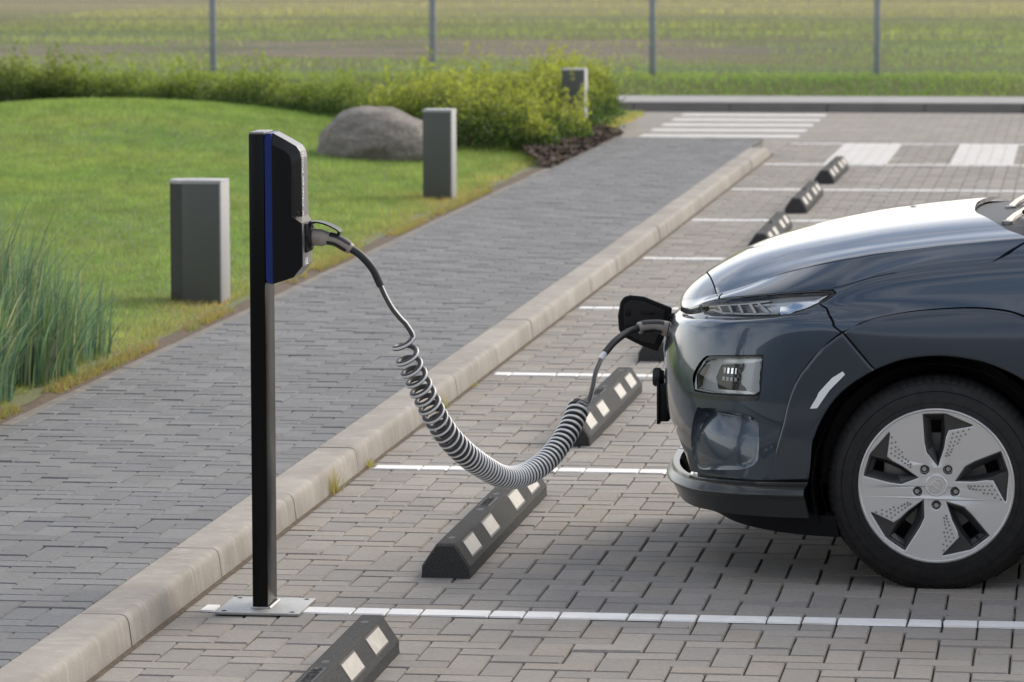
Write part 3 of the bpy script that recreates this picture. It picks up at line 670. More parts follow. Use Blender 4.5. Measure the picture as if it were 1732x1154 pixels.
# ------------------------------------------------------------------ car
CAR_YC=1.475
# rows of the body belt, top to bottom: nose X, corner length, half width, then (X, z) along the car
ROWS=[
 dict(Xn=1.322,L=.80,W=.735,n=2.5,X=[1.32,1.40,1.50,1.60,1.68,1.77,1.92,2.05,2.17,2.30,2.42,2.9,4.2,5.46],Z=[.800,.826,.856,.893,.925,.952,.985,1.005,1.021,1.035,1.045,1.06,1.10,1.02]),
 dict(Xn=1.322,L=.62,W=.815,n=2.5,X=[1.32,1.40,1.43,1.50,1.60,1.70,1.84,1.96,2.25,2.42,2.9,4.2,5.46],Z=[.780,.806,.822,.848,.866,.880,.896,.930,.972,.985,1.0,1.04,.96]),
 dict(Xn=1.335,L=.56,W=.848,n=2.5,X=[1.33,1.41,1.47,1.60,1.71,1.81,1.95,2.4,4.2,5.46],Z=[.762,.782,.796,.806,.817,.835,.850,.88,.92,.86]),
 dict(Xn=1.296,L=.54,W=.876,n=2.5,X=[1.29,1.406,1.49,1.62,1.70,1.80,2.0,2.4,4.2,5.46],Z=[.735,.758,.771,.789,.797,.79,.775,.77,.80,.74]),
 dict(Xn=1.280,L=.53,W=.893,n=2.6,X=[1.28,1.7,5.46],Z=[.62,.62,.64]),
 dict(Xn=1.290,L=.51,W=.900,n=2.6,X=[1.28,1.7,5.46],Z=[.45,.45,.46]),
 dict(Xn=1.318,L=.49,W=.898,n=2.6,X=[1.29,1.40,1.53,1.70,5.46],Z=[.305,.305,.314,.324,.33]),
 dict(Xn=1.296,L=.50,W=.900,n=2.6,X=[1.29,1.40,1.53,1.70,5.46],Z=[.272,.276,.284,.29,.29]),
 dict(Xn=1.325,L=.49,W=.880,n=2.6,X=[1.29,1.40,1.53,1.70,5.46],Z=[.205,.20,.205,.205,.2]),
]
NR=len(ROWS)
def _pchip(x,xs,ys):
    xs=np.asarray(xs,float);ys=np.asarray(ys,float)
    h=np.diff(xs);d=np.diff(ys)/h
    m=np.zeros_like(ys)
    m[1:-1]=np.where(d[:-1]*d[1:]>0,(h[:-1]*d[1:]+h[1:]*d[:-1])/(h[:-1]+h[1:]),0)
    m[0]=d[0];m[-1]=d[-1]
    i=np.clip(np.searchsorted(xs,x)-1,0,len(xs)-2)
    u=np.clip((x-xs[i])/h[i],0,1)
    return ys[i]*(2*u**3-3*u**2+1)+h[i]*m[i]*(u**3-2*u**2+u)+ys[i+1]*(-2*u**3+3*u**2)+h[i]*m[i+1]*(u**3-u**2)
def row_pt(k,t):
    r=ROWS[k];t=np.asarray(t,float)
    n=r['n'];W=r['W'];Xn=r['Xn'];L=r['L'];XE=4.9;Lr=.55
    a=np.clip(t,0,1)*np.pi/2
    X1=Xn+L*(1-np.maximum(np.cos(a),1e-9)**(2/n));d1=W*np.sin(a)**(2/n)
    X2=Xn+L+(np.clip(t,1,2)-1)*(XE-Xn-L)
    b=np.clip(t-2,0,1)*np.pi/2
    X3=XE+Lr*np.sin(b)**(2/3.);d3=W*np.maximum(np.cos(b),0)**(2/3.)
    X=np.where(t<=1,X1,np.where(t<=2,X2,X3));d=np.where(t<=1,d1,np.where(t<=2,W,d3))
    return np.stack([X,d,_pchip(X,r['X'],r['Z'])],-1)
def S(t,v):
    """body belt: t round the plan (0 nose, 1 flank, 2..3 tail), v down the rows; returns X, half offset d, z"""
    t=np.asarray(t,float);v=np.asarray(v,float);t,v=np.broadcast_arrays(t,v)
    P=np.stack([row_pt(k,t) for k in range(NR)],0)
    i=np.clip(np.floor(v).astype(int),0,NR-2);u=(v-i)[...,None]
    g=lambda k:np.take_along_axis(P,np.clip(k,0,NR-1)[None,...,None].repeat(3,-1),0)[0]
    p0,p1,p2,p3=g(i-1),g(i),g(i+1),g(i+2)
    m1=(p2-p0)/2;m2=(p3-p1)/2
    m1=np.where((i==0)[...,None],p2-p1,m1);m2=np.where((i==NR-2)[...,None],p2-p1,m2)
    # keep tight where neighbouring rows are close
    l=np.linalg.norm(p2-p1,axis=-1,keepdims=True)
    for_=lambda m:m*np.minimum(1,1.6*l/np.maximum(np.linalg.norm(m,axis=-1,keepdims=True),1e-9))
    m1=for_(m1);m2=for_(m2)
    return p1*(2*u**3-3*u**2+1)+m1*(u**3-2*u**2+u)+p2*(-2*u**3+3*u**2)+m2*(u**3-u**2)
def Snormal(t,v,e=2e-3):
    a=S(t+e,v)-S(t-e,v);b=S(t,np.clip(v+e,0,NR-1))-S(t,np.clip(v-e,0,NR-1))
    n=np.cross(a,b);n/=np.maximum(np.linalg.norm(n,axis=-1,keepdims=True),1e-12)
    return n

car = empty('car', (2.163, CAR_YC, 0), 'dark grey compact crossover car plugged in at its nose', 'car')
SEG = np.array([0, .06, .13, .175, .345, .515, .645, .68, .765])
def tau(t): t = np.asarray(t, float); return np.where(t < 1, 1.25*t, 1.25+3.1*(t-1))
def tau_inv(x): x = np.asarray(x, float); return np.where(x < 1.25, x/1.25, 1+(x-1.25)/3.1)
def sig(v): return np.interp(v, np.arange(9), SEG)
def sig_inv(s): return np.interp(s, SEG, np.arange(9))
def to2(poly): p = np.asarray(poly, float); return np.stack([tau(p[:, 0]), sig(p[:, 1])], -1)
def inside(p, poly):
    x, y = p[:, 0], p[:, 1]; r = np.zeros(len(p), bool); n = len(poly)
    for i in range(n):
        a, b = poly[i], poly[(i+1) % n]
        c = ((a[1] > y) != (b[1] > y)) & (x < (b[0]-a[0])*(y-a[1])/((b[1]-a[1]) if b[1] != a[1] else 1e-12)+a[0]); r ^= c
    return r
def seg_dist(p, poly):
    d = np.full(len(p), 9.); n = len(poly)
    for i in range(n):
        a, b = poly[i], poly[(i+1) % n]; ab = b-a; l = max(ab@ab, 1e-14); u = np.clip(((p-a)@ab)/l, 0, 1); d = np.minimum(d, np.linalg.norm(p-a-u[:, None]*ab, axis=1))
    return d
def inset(p, d):
    n = len(p); ar = sum(p[i][0]*p[(i+1) % n][1]-p[(i+1) % n][0]*p[i][1] for i in range(n)); s = 1 if ar > 0 else -1; q = []
    for i in range(n):
        e1 = p[i]-p[i-1]; e2 = p[(i+1) % n]-p[i]; e1 = e1/max(np.linalg.norm(e1), 1e-9); e2 = e2/max(np.linalg.norm(e2), 1e-9)
        nn = s*(np.array([-e1[1], e1[0]])+np.array([-e2[1], e2[0]])); l = nn@nn; q.append(p[i]+nn*d*2/max(l, .8))
    return np.array(q)
def densify(p, h):
    res = []
    for i in range(len(p)):
        a, b = p[i], p[(i+1) % len(p)]; k = max(1, int(np.linalg.norm(b-a)/h)); res += [a+(b-a)*j/k for j in range(k)]
    return np.array(res)
def body_pts(t, v, off):
    P = S(t, v); N = Snormal(t, v); return P+N*np.asarray(off)[..., None], N
def cm(p, n=4): return [tuple(q) for q in catmull(np.array(p, float), n)]
def tri(outer, holes, h, rings=()):
    loops = [densify(outer, h)]+[densify(x, h) for x in holes]
    lo, hi = outer.min(0), outer.max(0)
    gx, gy = np.meshgrid(np.arange(lo[0], hi[0], h), np.arange(lo[1], hi[1], h)); g = np.stack([gx.ravel(), gy.ravel()], -1); g[::2, 0] += 1e-5
    ok = inside(g, outer)
    for x in holes: ok &= ~inside(g, x)
    g = g[ok]
    if len(g):
        d = seg_dist(g, outer)
        for x in holes: d = np.minimum(d, seg_dist(g, x))
        g = g[d > .55*h+(max(rings) if len(rings) else 0)]
    for r_ in rings:
        q = inset(loops[0], r_); q = q[inside(q, outer)]; q = q[seg_dist(q, outer) > r_*.8]; g = np.concatenate([g, q])
    pts = np.concatenate(loops+[g]) if len(g) else np.concatenate(loops)
    E = []; b = 0
    for l in loops: E += [(b+i, b+(i+1) % len(l)) for i in range(len(l))]; b += len(l)
    vo, _, fo, *_ = delaunay_2d_cdt([Vector(p) for p in pts], E, [], 0, 1e-7)
    vo = np.array([tuple(v) for v in vo]); fo = np.array([f for f in fo if len(f) == 3])
    c = vo[fo].mean(1); ok = inside(c, outer)
    for x in holes: ok &= ~inside(c, x)
    fo = fo[ok]
    a = vo[fo]; ar = (a[:, 1, 0]-a[:, 0, 0])*(a[:, 2, 1]-a[:, 0, 1])-(a[:, 2, 0]-a[:, 0, 0])*(a[:, 1, 1]-a[:, 0, 1]); fo[ar < 0] = fo[ar < 0][:, ::-1]
    return vo, fo
def panel(name, poly, m, parent, holes=(), off=0., gap=.0014, h=.016, skirt=.012, round_=0., sides='near', smooth=None, offf=None):
    """a body panel: region of the belt surface with its own edge returns; sides: near, far or both in one mesh"""
    o2 = to2(poly); o2 = inset(o2, gap) if gap else o2
    if sides == 'both': o2[:, 0] = np.maximum(o2[:, 0], 1e-4)
    h2 = [inset(to2(x), -gap) if gap else to2(x) for x in holes]
    vo, fo = tri(o2, h2, h, [round_*k for k in (.35, .8, 1.3, 1.8)] if round_ else ()); t = tau_inv(vo[:, 0]); v = sig_inv(vo[:, 1])
    d = np.full(len(vo), off)
    if round_:
        e = seg_dist(vo, o2)
        for x in h2: e = np.minimum(e, seg_dist(vo, x))
        d = off-(round_)*np.clip(1-e/(round_*1.6), 0, 1)**2
    if offf is not None: d = d+offf(vo)
    P, N = body_pts(t, v, d)
    from collections import Counter
    cnt = Counter()
    for f in fo:
        for i in range(3): cnt[tuple(sorted((f[i], f[(i+1) % 3])))] += 1
    V = list(P); NN = list(N); F = [tuple(f) for f in fo]; mp_ = {}
    if skirt:
        for f in fo:
            for i in range(3):
                a, b = f[i], f[(i+1) % 3]
                if cnt[tuple(sorted((a, b)))] == 1 and not (sides == 'both' and t[a] < 2e-4 and t[b] < 2e-4):
                    q = []
                    ed = P[b]-P[a]; sn = np.cross(ed, N[a]); sn /= max(np.linalg.norm(sn), 1e-9)
                    for k, dd in ((a, 0), (b, 0), (b, skirt), (a, skirt)): q.append(len(V)); V.append(P[k]-N[k]*dd); NN.append(sn)
                    F.append((q[1], q[0], q[3], q[2]))
    V = np.array(V); NN = np.array(NN); use = None if (round_ or smooth) else True
    def emit(sg, nm):
        W = np.stack([V[:, 0], CAR_YC-sg*V[:, 1], V[:, 2]], -1); Nn = np.stack([NN[:, 0], -sg*NN[:, 1], NN[:, 2]], -1)
        FF = F if sg > 0 else [f[::-1] for f in F]; return W, FF, Nn
    # orientation: (t right, v down) seen from outside is clockwise in (tau, sig) -> keep faces outward
    flip = np.cross(P[fo[0][1]]-P[fo[0][0]], P[fo[0][2]]-P[fo[0][0]])@N[fo[0][0]] < 0
    if not flip: pass
    res = []
    def fix(W, FF, Nn): 
        nt_ = len(fo); q_ = np.array(FF[:nt_]); g = (np.cross(W[q_[:, 1]]-W[q_[:, 0]], W[q_[:, 2]]-W[q_[:, 0]])*Nn[q_[:, 0]]).sum()
        return [q[::-1] for q in FF[:nt_]]+list(FF[nt_:]) if g < 0 else FF
    if sides == 'both':
        W1, F1, N1 = emit(1, name); F1 = fix(W1, F1, N1); W2, F2, N2 = emit(-1, name); F2 = fix(W2, F2, N2); b = len(W1)
        res.append(obj(name, np.vstack([W1, W2]), F1+[tuple(i+b for i in f) for f in F2], m, parent, smooth=smooth or 180, normals=np.vstack([N1, N2]) if use else None))
    else:
        for sg in ((1,) if sides == 'near' else (1, -1)):
            W1, F1, N1 = emit(sg, name); F1 = fix(W1, F1, N1)
            par = parent if not isinstance(parent, (list, tuple)) else parent[0 if sg > 0 else 1]
            res.append(obj(name, W1, F1, m, par, smooth=smooth or 180, normals=N1 if use else None))
    return res
HEAD = [(.3972, .86), (.5422, 1.02), (.6871, 1.02), (.7983, 1.02), (.8964, 1.02), (.9433, 1.112), (.9597, 1.281), (.9553, 1.424), (.927, 1.655), (.8877, 1.878), (.8474, 2.04), (.7929, 2.06), (.6523, 2.05), (.5073, 2.06), (.4451, 1.90), (.4157, 1.451)]
CT = [(1.1833, 2.554), (1.1605, 2.376), (1.1228, 2.269), (1.0763, 2.323), (1.0456, 2.536), (1.0281, 2.848), (1.0167, 3.11), (1.0035, 3.355), (.9869, 3.613), (.9608, 3.933), (.9433, 4.307), (.9313, 4.69), (.915, 5.063), (.8986, 5.464), (.8899, 5.98)]
CB = [(1.27, 5.98), (1.268, 5.4), (1.262, 4.7), (1.25, 4.0), (1.235, 3.4), (1.212, 2.85)]
ARCH = [(.988, 6.02), (.9956, 5.437), (1.0018, 4.859), (1.014, 4.387), (1.0316, 4.031), (1.0535, 3.755), (1.0807, 3.551), (1.1149, 3.471), (1.15, 3.551), (1.1763, 3.72), (1.1974, 3.924), (1.215, 4.2), (1.232, 4.7), (1.24, 5.3), (1.243, 6.02)]
FOG = [(.5420, 4.285), (.5310, 4.01), (.5830, 3.68), (.6340, 3.620), (.740, 3.60), (.8370, 3.592), (.8490, 3.63), (.8530, 3.9), (.8530, 4.18), (.8360, 4.245), (.73, 4.27), (.6200, 4.288)]
POCK = [(.5618, 4.574), (.6795, 4.538), (.7743, 4.565), (.8256, 4.618), (.8496, 4.725), (.8474, 5.224), (.8289, 5.517), (.7842, 5.66), (.7231, 5.713), (.6087, 5.749), (.528, 5.766), (.4964, 5.615), (.4898, 5.33), (.5236, 4.859)]
FOG = cm(FOG+FOG[:1], 3)[:-1]; POCK = cm(POCK+POCK[:1], 4)[:-1]; HEAD = cm(HEAD, 3)
# bumper
bump_out = [(0, 1.25), (.2, 1.2), (.40, 1.15), (.4157, 1.46), (.4451, 1.91), (.5073, 2.07), (.6523, 2.06), (.7929, 2.07), (.8474, 2.05), (.8877, 1.885), (.929, 1.66), (.9967, 2.679), (1.0150, 3.10)]+CT[7:]+[(.8877, 5.98), (.6959, 5.95), (.5095, 5.90), (.4364, 5.93), (.4135, 5.562), (.3776, 5.304), (.3285, 5.063), (.24, 4.9), (0, 4.9)]
bp2 = panel('front_bumper', bump_out, CARPAINT, car, holes=[FOG, POCK], sides='both', h=.011)[0]
# fenders, cladding
fend = [(.931, 1.66), (.957, 1.43), (.9625, 1.285), (.945, 1.09), (.91, 1.02), (1.0, 1.02), (1.1272, 1.0), (1.1320, .712), (1.1150, .02), (1.235, .02), (1.25, 1.0), (1.262, 2.5), (1.262, 3.4), (1.25, 3.9)]
panel('front_fender', fend+cm(CB[3:]+CT[:6])+[(1.0154, 3.08), (.9976, 2.679)], CARPAINT, car, sides='pair', h=.014)
cf = cm(CT[6:])+cm([(.988, 5.98)]+ARCH[1:6])
panel('arch_cladding', cf, CLAD, car, off=.011, round_=.004, sides='pair', h=.010, skirt=.03)
cr_ = cm(CB+CT[:6]+[(1.0172, 3.10)])+cm(ARCH[5:])
panel('arch_cladding', cr_, CLAD, car, off=.011, round_=.004, sides='pair', h=.011, skirt=.03)
for a, b in (('reflector_strip', [(1.0228, 3.791), (1.0254, 3.844), (1.0123, 4.12), (1.0018, 4.423), (.9935, 4.432), (1.0018, 4.165), (1.0132, 3.907)]),):
    panel(a, b, WHITE, car, off=.0135, gap=0, sides='pair', h=.01, skirt=.003)
panel('parking_sensor', [(.9542+.0055*math.cos(x), 4.432+.045*math.sin(x)) for x in np.linspace(0, 2*math.pi, 12, endpoint=False)], CLAD, car, off=.0125, gap=0, sides='pair', h=.004, skirt=.004)
# lower lip with its ridge, grille and air dam
panel('lower_lip', [(0, 6.05), (.44, 6.02), (.51, 5.98), (.6959, 5.985), (.8877, 6.03), (.988, 6.06), (.985, 7.95), (.7994, 7.95), (.5825, 7.95), (.23, 7.95), (0, 7.95)], SATIN, car, sides='both', h=.006, gap=.0015, skirt=.02, smooth=60, offf=lambda q: .012*np.exp(-((q[:, 1]-.652)/.009)**2)+.011*np.exp(-((q[:, 1]-.690)/.010)**2))
panel('lower_grille', [(0, 4.92), (.24, 4.92), (.3285, 5.08), (.3776, 5.32), (.4135, 5.58), (.432, 5.95), (.42, 6.02), (0, 6.04)], SOCKETBLK, car, off=-.11, sides='both', h=.02, gap=0, skirt=0)
mb = MB()
for k in range(4):
    v_ = 5.1+k*.24; ts = np.linspace(.001, .30+.03*k, 20)
    P, N = body_pts(ts, np.full(20, v_), np.full(20, -.09))
    for sg in (1, -1): mb.tube(np.stack([P[:, 0], CAR_YC-sg*P[:, 1], P[:, 2]], -1), .006, 6)
mb.build('grille_bars', BLKPLASTIC, car, smooth=60)
ts = np.linspace(0, 1., 30); P8 = row_pt(8, ts); V = []; F = []
for sg in (1, -1):
    b = len(V)
    for i, p in enumerate(P8):
        zb = np.interp(ts[i], [0, .5, .6, .8, 1.], [.195, .185, .172, .158, .148]); dd = p[1]*.965; xx = p[0]+.045
        V += [(xx, CAR_YC-sg*dd, .215), (xx+.012, CAR_YC-sg*dd*.985, zb), (xx+.10, CAR_YC-sg*dd*.8, zb)]
        if i: a = b+3*(i-1); F += [(a, a+3, a+4, a+1), (a+1, a+4, a+5, a+2)]
obj('air_dam', V, F, BLKPLASTIC, car, smooth=60)
# dark inner shell seen through the gaps
ARCHBIG = [(.975, 6.3)]+[(t-.008, v) for t, v in ARCH[1:6]]+[(1.0807, 3.45), (1.1149, 3.37), (1.15, 3.45)]+[(t+.006, v) for t, v in ARCH[9:14]]+[(1.25, 6.3)]
panel('inner_shell', [(0, .9), (.40, .9), (.6, 1.0), (.91, .9), (1.135, .4), (1.27, .2), (1.27, 5.98), (1.26, 6.0)]+[(1.242, 5.3), (1.234, 4.7), (1.217, 4.2), (1.199, 3.9), (1.178, 3.68), (1.15, 3.5), (1.1149, 3.41), (1.0807, 3.5), (1.0535, 3.7), (1.0306, 3.98), (1.013, 4.34), (.9995, 4.82), (.9930, 5.42), (.984, 6.1), (.98, 6.5), (.5, 6.5), (.455, 5.98), (.43, 5.56), (.395, 5.30), (.34, 5.04), (.24, 4.86), (0, 4.86)],
      BLKPLASTIC, car, holes=[FOG, POCK, [(t, v) for t, v in HEAD]], off=-.016, gap=0, sides='both', h=.03, skirt=0)
# hood and nose panel
ZC = ([1.322, 1.335, 1.356, 1.396, 1.449, 1.522, 1.594, 1.661, 1.727, 1.837, 1.965, 2.112, 2.244, 2.5], [.800, .819, .842, .874, .908, .945, .972, .991, 1.008, 1.032, 1.056, 1.076, 1.090, 1.108])
def ridge_t(X):
    X = np.asarray(X, float); r = ROWS[0]; c = np.clip(1-(X-r['Xn'])/r['L'], 0, 1)
    return np.where(X < r['Xn']+r['L'], np.arccos(np.clip(c**(r['n']/2), 0, 1))/(math.pi/2), 1+(X-r['Xn']-r['L'])/(4.9-r['Xn']-r['L']))
def hood_top(X, s):
    rp = row_pt(0, ridge_t(X)); zc = _pchip(X, *ZC); dr = rp[..., 1]; zr = rp[..., 2]
    p = 1-np.abs(s)**3.8
    z = zr+(zc-zr)*p+.004*np.exp(-((s-.62)/.13)**2)*smooth01((X-1.4)/.3)-.0045*np.exp(-((s-.86)/.07)**2)*smooth01((X-1.42)/.3)
    return np.stack([X, dr*s, z], -1)
def hood_patch(name, x_f, x_b, t_f, t_b, na):
    ss = np.concatenate([np.linspace(0, .8, 20), np.linspace(.82, 1, 12)]); vv = np.concatenate([np.linspace(.04, .2, 5), np.linspace(.25, .985, 12)]); a = np.linspace(0, 1, na)
    G = []
    for s in ss: X = x_f(s)+(x_b(s)-x_f(s))*a; G.append(hood_top(X, np.full(na, s)))
    for v in vv: t = t_f(v)+(t_b(v)-t_f(v))*a; G.append(S(t, np.full(na, v)))
    G = np.array(G); k = len(G); bm = bmesh.new()
    for sg in (1, -1):
        vs = [[bm.verts.new((p[0], CAR_YC-sg*p[1], p[2])) for p in row] for row in G]
        for i in range(k-1):
            for j in range(na-1):
                q = (vs[i][j], vs[i][j+1], vs[i+1][j+1], vs[i+1][j])
                bm.faces.new(q[::-1] if sg > 0 else q)
        # returned edges
        for line in ([vs[-1][j] for j in range(na)], [vs[i][0] for i in range(k)], [vs[i][-1] for i in range(k)]):
            low_ = [bm.verts.new((v.co.x, v.co.y+(.0015 if sg > 0 else -.0015), v.co.z-.014)) for v in line]
            for i in range(len(line)-1):
                try: bm.faces.new((line[i], line[i+1], low_[i+1], low_[i]))
                except ValueError: pass
    bmesh.ops.remove_doubles(bm, verts=bm.verts[:], dist=2e-5); bmesh.ops.recalc_face_normals(bm, faces=bm.faces[:]); bm.verts.index_update()
    up = sum(f.normal.z*f.calc_area() for f in bm.faces)
    if up < 0: bmesh.ops.reverse_faces(bm, faces=bm.faces[:])
    V = [v.co[:] for v in bm.verts]; F = [[v.index for v in f.verts] for f in bm.faces]; bm.free()
    return obj(name, V, F, CARPAINT, car, smooth=50)
XF = lambda s: 1.400+.072*s*s
hood_patch('hood', lambda s: XF(s)+.004, lambda s: 2.25+.18*s**3, lambda v: .472+.066*v, lambda v: 1.111+.016*min(1, v*1.3), 90)
hood_patch('nose_panel', lambda s: 1.3225, lambda s: XF(s)-.001, lambda v: .01+0*v, lambda v: .462+.066*v-.13*max(0, v-.8)/.2*0, 40)
# dark gutter beneath the hood gap
X_ = np.linspace(1.33, 2.45, 60); V = []; F = []
for i, x in enumerate(X_):
    for j, s in enumerate(np.linspace(-.97, .97, 17)):
        p = hood_top(np.array(x), np.array(abs(s))); V.append((p[0], CAR_YC-p[1]*np.sign(s), p[2]-.02))
        if i and j: a = (i-1)*17+j-1; F.append((a, a+1, a+18, a+17))
obj('engine_bay_cover', V, F, SOCKETBLK, car)
# headlights
hls = [empty('headlight', (0, 0, 0)) for _ in range(2)]
for i, e in enumerate(hls): e.parent = car; e.location = (-.5, -.85*(1-2*i), .85)
def pair(name, poly, m, off, **kw): return panel(name, poly, m, hls, off=off, sides='pair', **kw)
pair('lamp_housing', HEAD, LAMPREF, -.030, gap=.001, h=.02, skirt=-.030, smooth=60)
ring_in = [(.420, .96), (.5422, 1.055), (.6871, 1.055), (.7983, 1.055), (.8964, 1.065), (.938, 1.15), (.9500, 1.28), (.9450, 1.38), (.920, 1.58), (.885, 1.79), (.846, 1.925), (.7929, 1.94), (.6523, 1.935), (.5173, 1.94), (.4651, 1.82), (.432, 1.43)]
pair('lamp_seal', HEAD, SOCKETBLK, -.0012, holes=[ring_in], gap=.001, h=.012, skirt=.02)
pair('lens', ring_in, LENS, -.002, gap=0, h=.014, skirt=0)
pair('lamp_floor', [(.445, 1.50), (.54, 1.70), (.6523, 1.70), (.77, 1.70), (.85, 1.78), (.88, 1.72), (.9, 1.9), (.6, 2.0), (.45, 1.85)], LAMPDARK, -.020, gap=0, h=.012, skirt=.0)
pair('light_guide', [(.456, 1.36), (.5803, 1.37), (.6904, 1.27), (.76, 1.215), (.762, 1.27), (.6904, 1.345), (.5803, 1.44), (.458, 1.44)], LAMPWHITE, -.010, gap=0, h=.006, skirt=.012)
pair('light_guide', [(.4593, 1.50), (.5443, 1.78), (.6468, 1.76), (.7667, 1.75), (.80, 1.76), (.80, 1.84), (.7667, 1.83), (.6468, 1.84), (.5443, 1.87), (.4593, 1.62)], LAMPWHITE, -.010, gap=0, h=.006, skirt=.012)
for t0, v0, t1, v1 in ((.5225, 1.43, .54, 1.81), (.5803, 1.40, .5978, 1.80), (.6315, 1.40, .6512, 1.79), (.6828, 1.35, .7089, 1.78), (.7079, 1.25, .7667, 1.80)):
    w_ = .0065; pair('lamp_divider', [(t0-w_, v0), (t0+w_, v0), (t1+w_, v1), (t1-w_, v1)], LAMPWHITE, -.0085, gap=0, h=.006, skirt=.018)
pair('lamp_cell', [(.46, 1.42), (.69, 1.36), (.75, 1.78), (.54, 1.82)], FRONTPLASTIC, -.026, gap=0, h=.012, skirt=0)
pair('lamp_wing', [(.80, 1.50), (.88, 1.35), (.940, 1.24), (.915, 1.50), (.8768, 1.70), (.8463, 1.83), (.80, 1.82)], CHROME, -.014, gap=0, h=.009, skirt=.015, offf=lambda q: .006*np.sin(q[:, 0]*60))
# lower lamp clusters
fgs = [empty('lamp_cluster', (0, 0, 0)) for _ in range(2)]
for i, e in enumerate(fgs): e.parent = car; e.location = (-.6, -.8*(1-2*i), .62)
def fpair(name, poly, m, off, **kw): return panel(name, poly, m, fgs, off=off, sides='pair', **kw)
fog_in = [(.5500, 4.26), (.5420, 4.02), (.5920, 3.720), (.6380, 3.655), (.8370, 3.620), (.8450, 3.66), (.8490, 4.17), (.8330, 4.225), (.6252, 4.262)]
fpair('lamp_surround', FOG, LAMPDARK, -.006, holes=[fog_in], gap=0, h=.012, skirt=.045, smooth=60)
fpair('lamp_housing', fog_in, LAMPREF, -.030, gap=0, h=.012, skirt=-.028, smooth=60, offf=lambda q: .004*np.sin(q[:, 1]*70))
fpair('projector', [(.6348, 3.987), (.6577, 3.755), (.7634, 3.72), (.7602, 3.898), (.77, 4.093), (.7853, 4.182), (.6512, 4.2)], LAMPDARK, -.022, gap=0, h=.010, skirt=.008)
for k in range(4):
    t0 = .676+k*.019; fpair('led_chip', [(t0, 3.96), (t0+.012, 3.96), (t0+.012, 4.03), (t0, 4.03)], LAMPWHITE, -.017, gap=0, h=.006, skirt=.006)
    fpair('led_chip', [(t0, 3.80), (t0+.010, 3.80), (t0+.010, 3.90), (t0, 3.90)], CHROME, -.018, gap=0, h=.006, skirt=.006)
fpair('turn_lamp', [(.7667, 3.898), (.7863, 3.72), (.8365, 3.684), (.8440, 4.209), (.8027, 4.182), (.7711, 4.076)], LAMPWHITE, -.014, gap=0, h=.008, skirt=.014, offf=lambda q: .003*np.sin(q[:, 1]*220))
fpair('lens', fog_in, LENS, -.008, gap=0, h=.014, skirt=0)
fpair('lamp_ledge', [(.4887, 4.345), (.6152, 4.325), (.8376, 4.275), (.8480, 4.24), (.8500, 4.275), (.8376, 4.335), (.6152, 4.395), (.500, 4.395)], SATIN, .003, gap=0, h=.008, skirt=.02)
# air scoop below the lamps: deep at the top, shallow at the bottom
def scoop(q): u = np.clip((q[:, 1]-sig(4.55))/(sig(5.72)-sig(4.55)), 0, 1); return -.045*(1-u)**1.6-.004
panel('air_scoop', POCK, CARPAINT, car, gap=0, sides='pair', h=.009, skirt=-.0, smooth=60, offf=lambda q: scoop(q)*np.clip(seg_dist(q, to2(POCK))/.012, 0, 1))
# charge port, flap, cap, plate
panel('charge_port', [(.02, 3.10), (.155, 3.12), (.155, 3.95), (.02, 3.95)], SOCKETBLK, car, off=.0015, gap=0, sides='near', h=.02, skirt=.004)
fl = [(1.125, .779), (1.137, .795), (1.156, .801), (1.201, .797), (1.291, .762), (1.285, .709), (1.245, .621), (1.192, .639), (1.132, .668), (1.120, .690), (1.117, .735)]
fp = MB().prism(fl, 1.405, 1.421).build('charge_flap', BLKPLASTIC, car); fp.modifiers.new('edge', 'BEVEL').width = .004
q = MB().prism([(1.135, .770), (1.160, .788), (1.200, .783), (1.270, .755), (1.262, .712), (1.236, .645), (1.190, .655), (1.140, .680)], 1.401, 1.406); q.build('flap_liner', LAMPDARK, fp)
mb = MB()
for x, z in ((1.150, .745), (1.150, .700)): mb.box(x-.008, x+.008, 1.393, 1.402, z-.009, z+.009, c=.002)
mb.box(1.19, 1.235, 1.392, 1.402, .742, .748, c=.002); mb.build('flap_clip', BLKPLASTIC, fp, smooth=40)
MB().tube([(1.285, 1.41, .735), (1.330, 1.40, .735)], .010, 8).build('flap_hinge', BLKPLASTIC, fp, smooth=50)
cp = MB().lathe([(.0001, 0), (.026, 0), (.030, .006), (.030, .022), (.024, .026), (.020, .034)], 24, (1.247, 1.255, .556), axis='x').build('port_cap', SOCKETBLK, car, smooth=40)
MB().tube(catmull([(1.284, 1.262, .685), (1.281, 1.258, .645), (1.284, 1.256, .610), (1.276, 1.256, .585)], 6), .0017, 6).build('cap_tether', WHITE, cp, smooth=60)
MB().box(1.262, 1.272, 1.475-.262, 1.475+.262, .410, .548, c=.003).box(1.268, 1.300, 1.475-.255, 1.475+.255, .418, .540, c=.004).build('plate_holder', BLKPLASTIC, car, smooth=40)

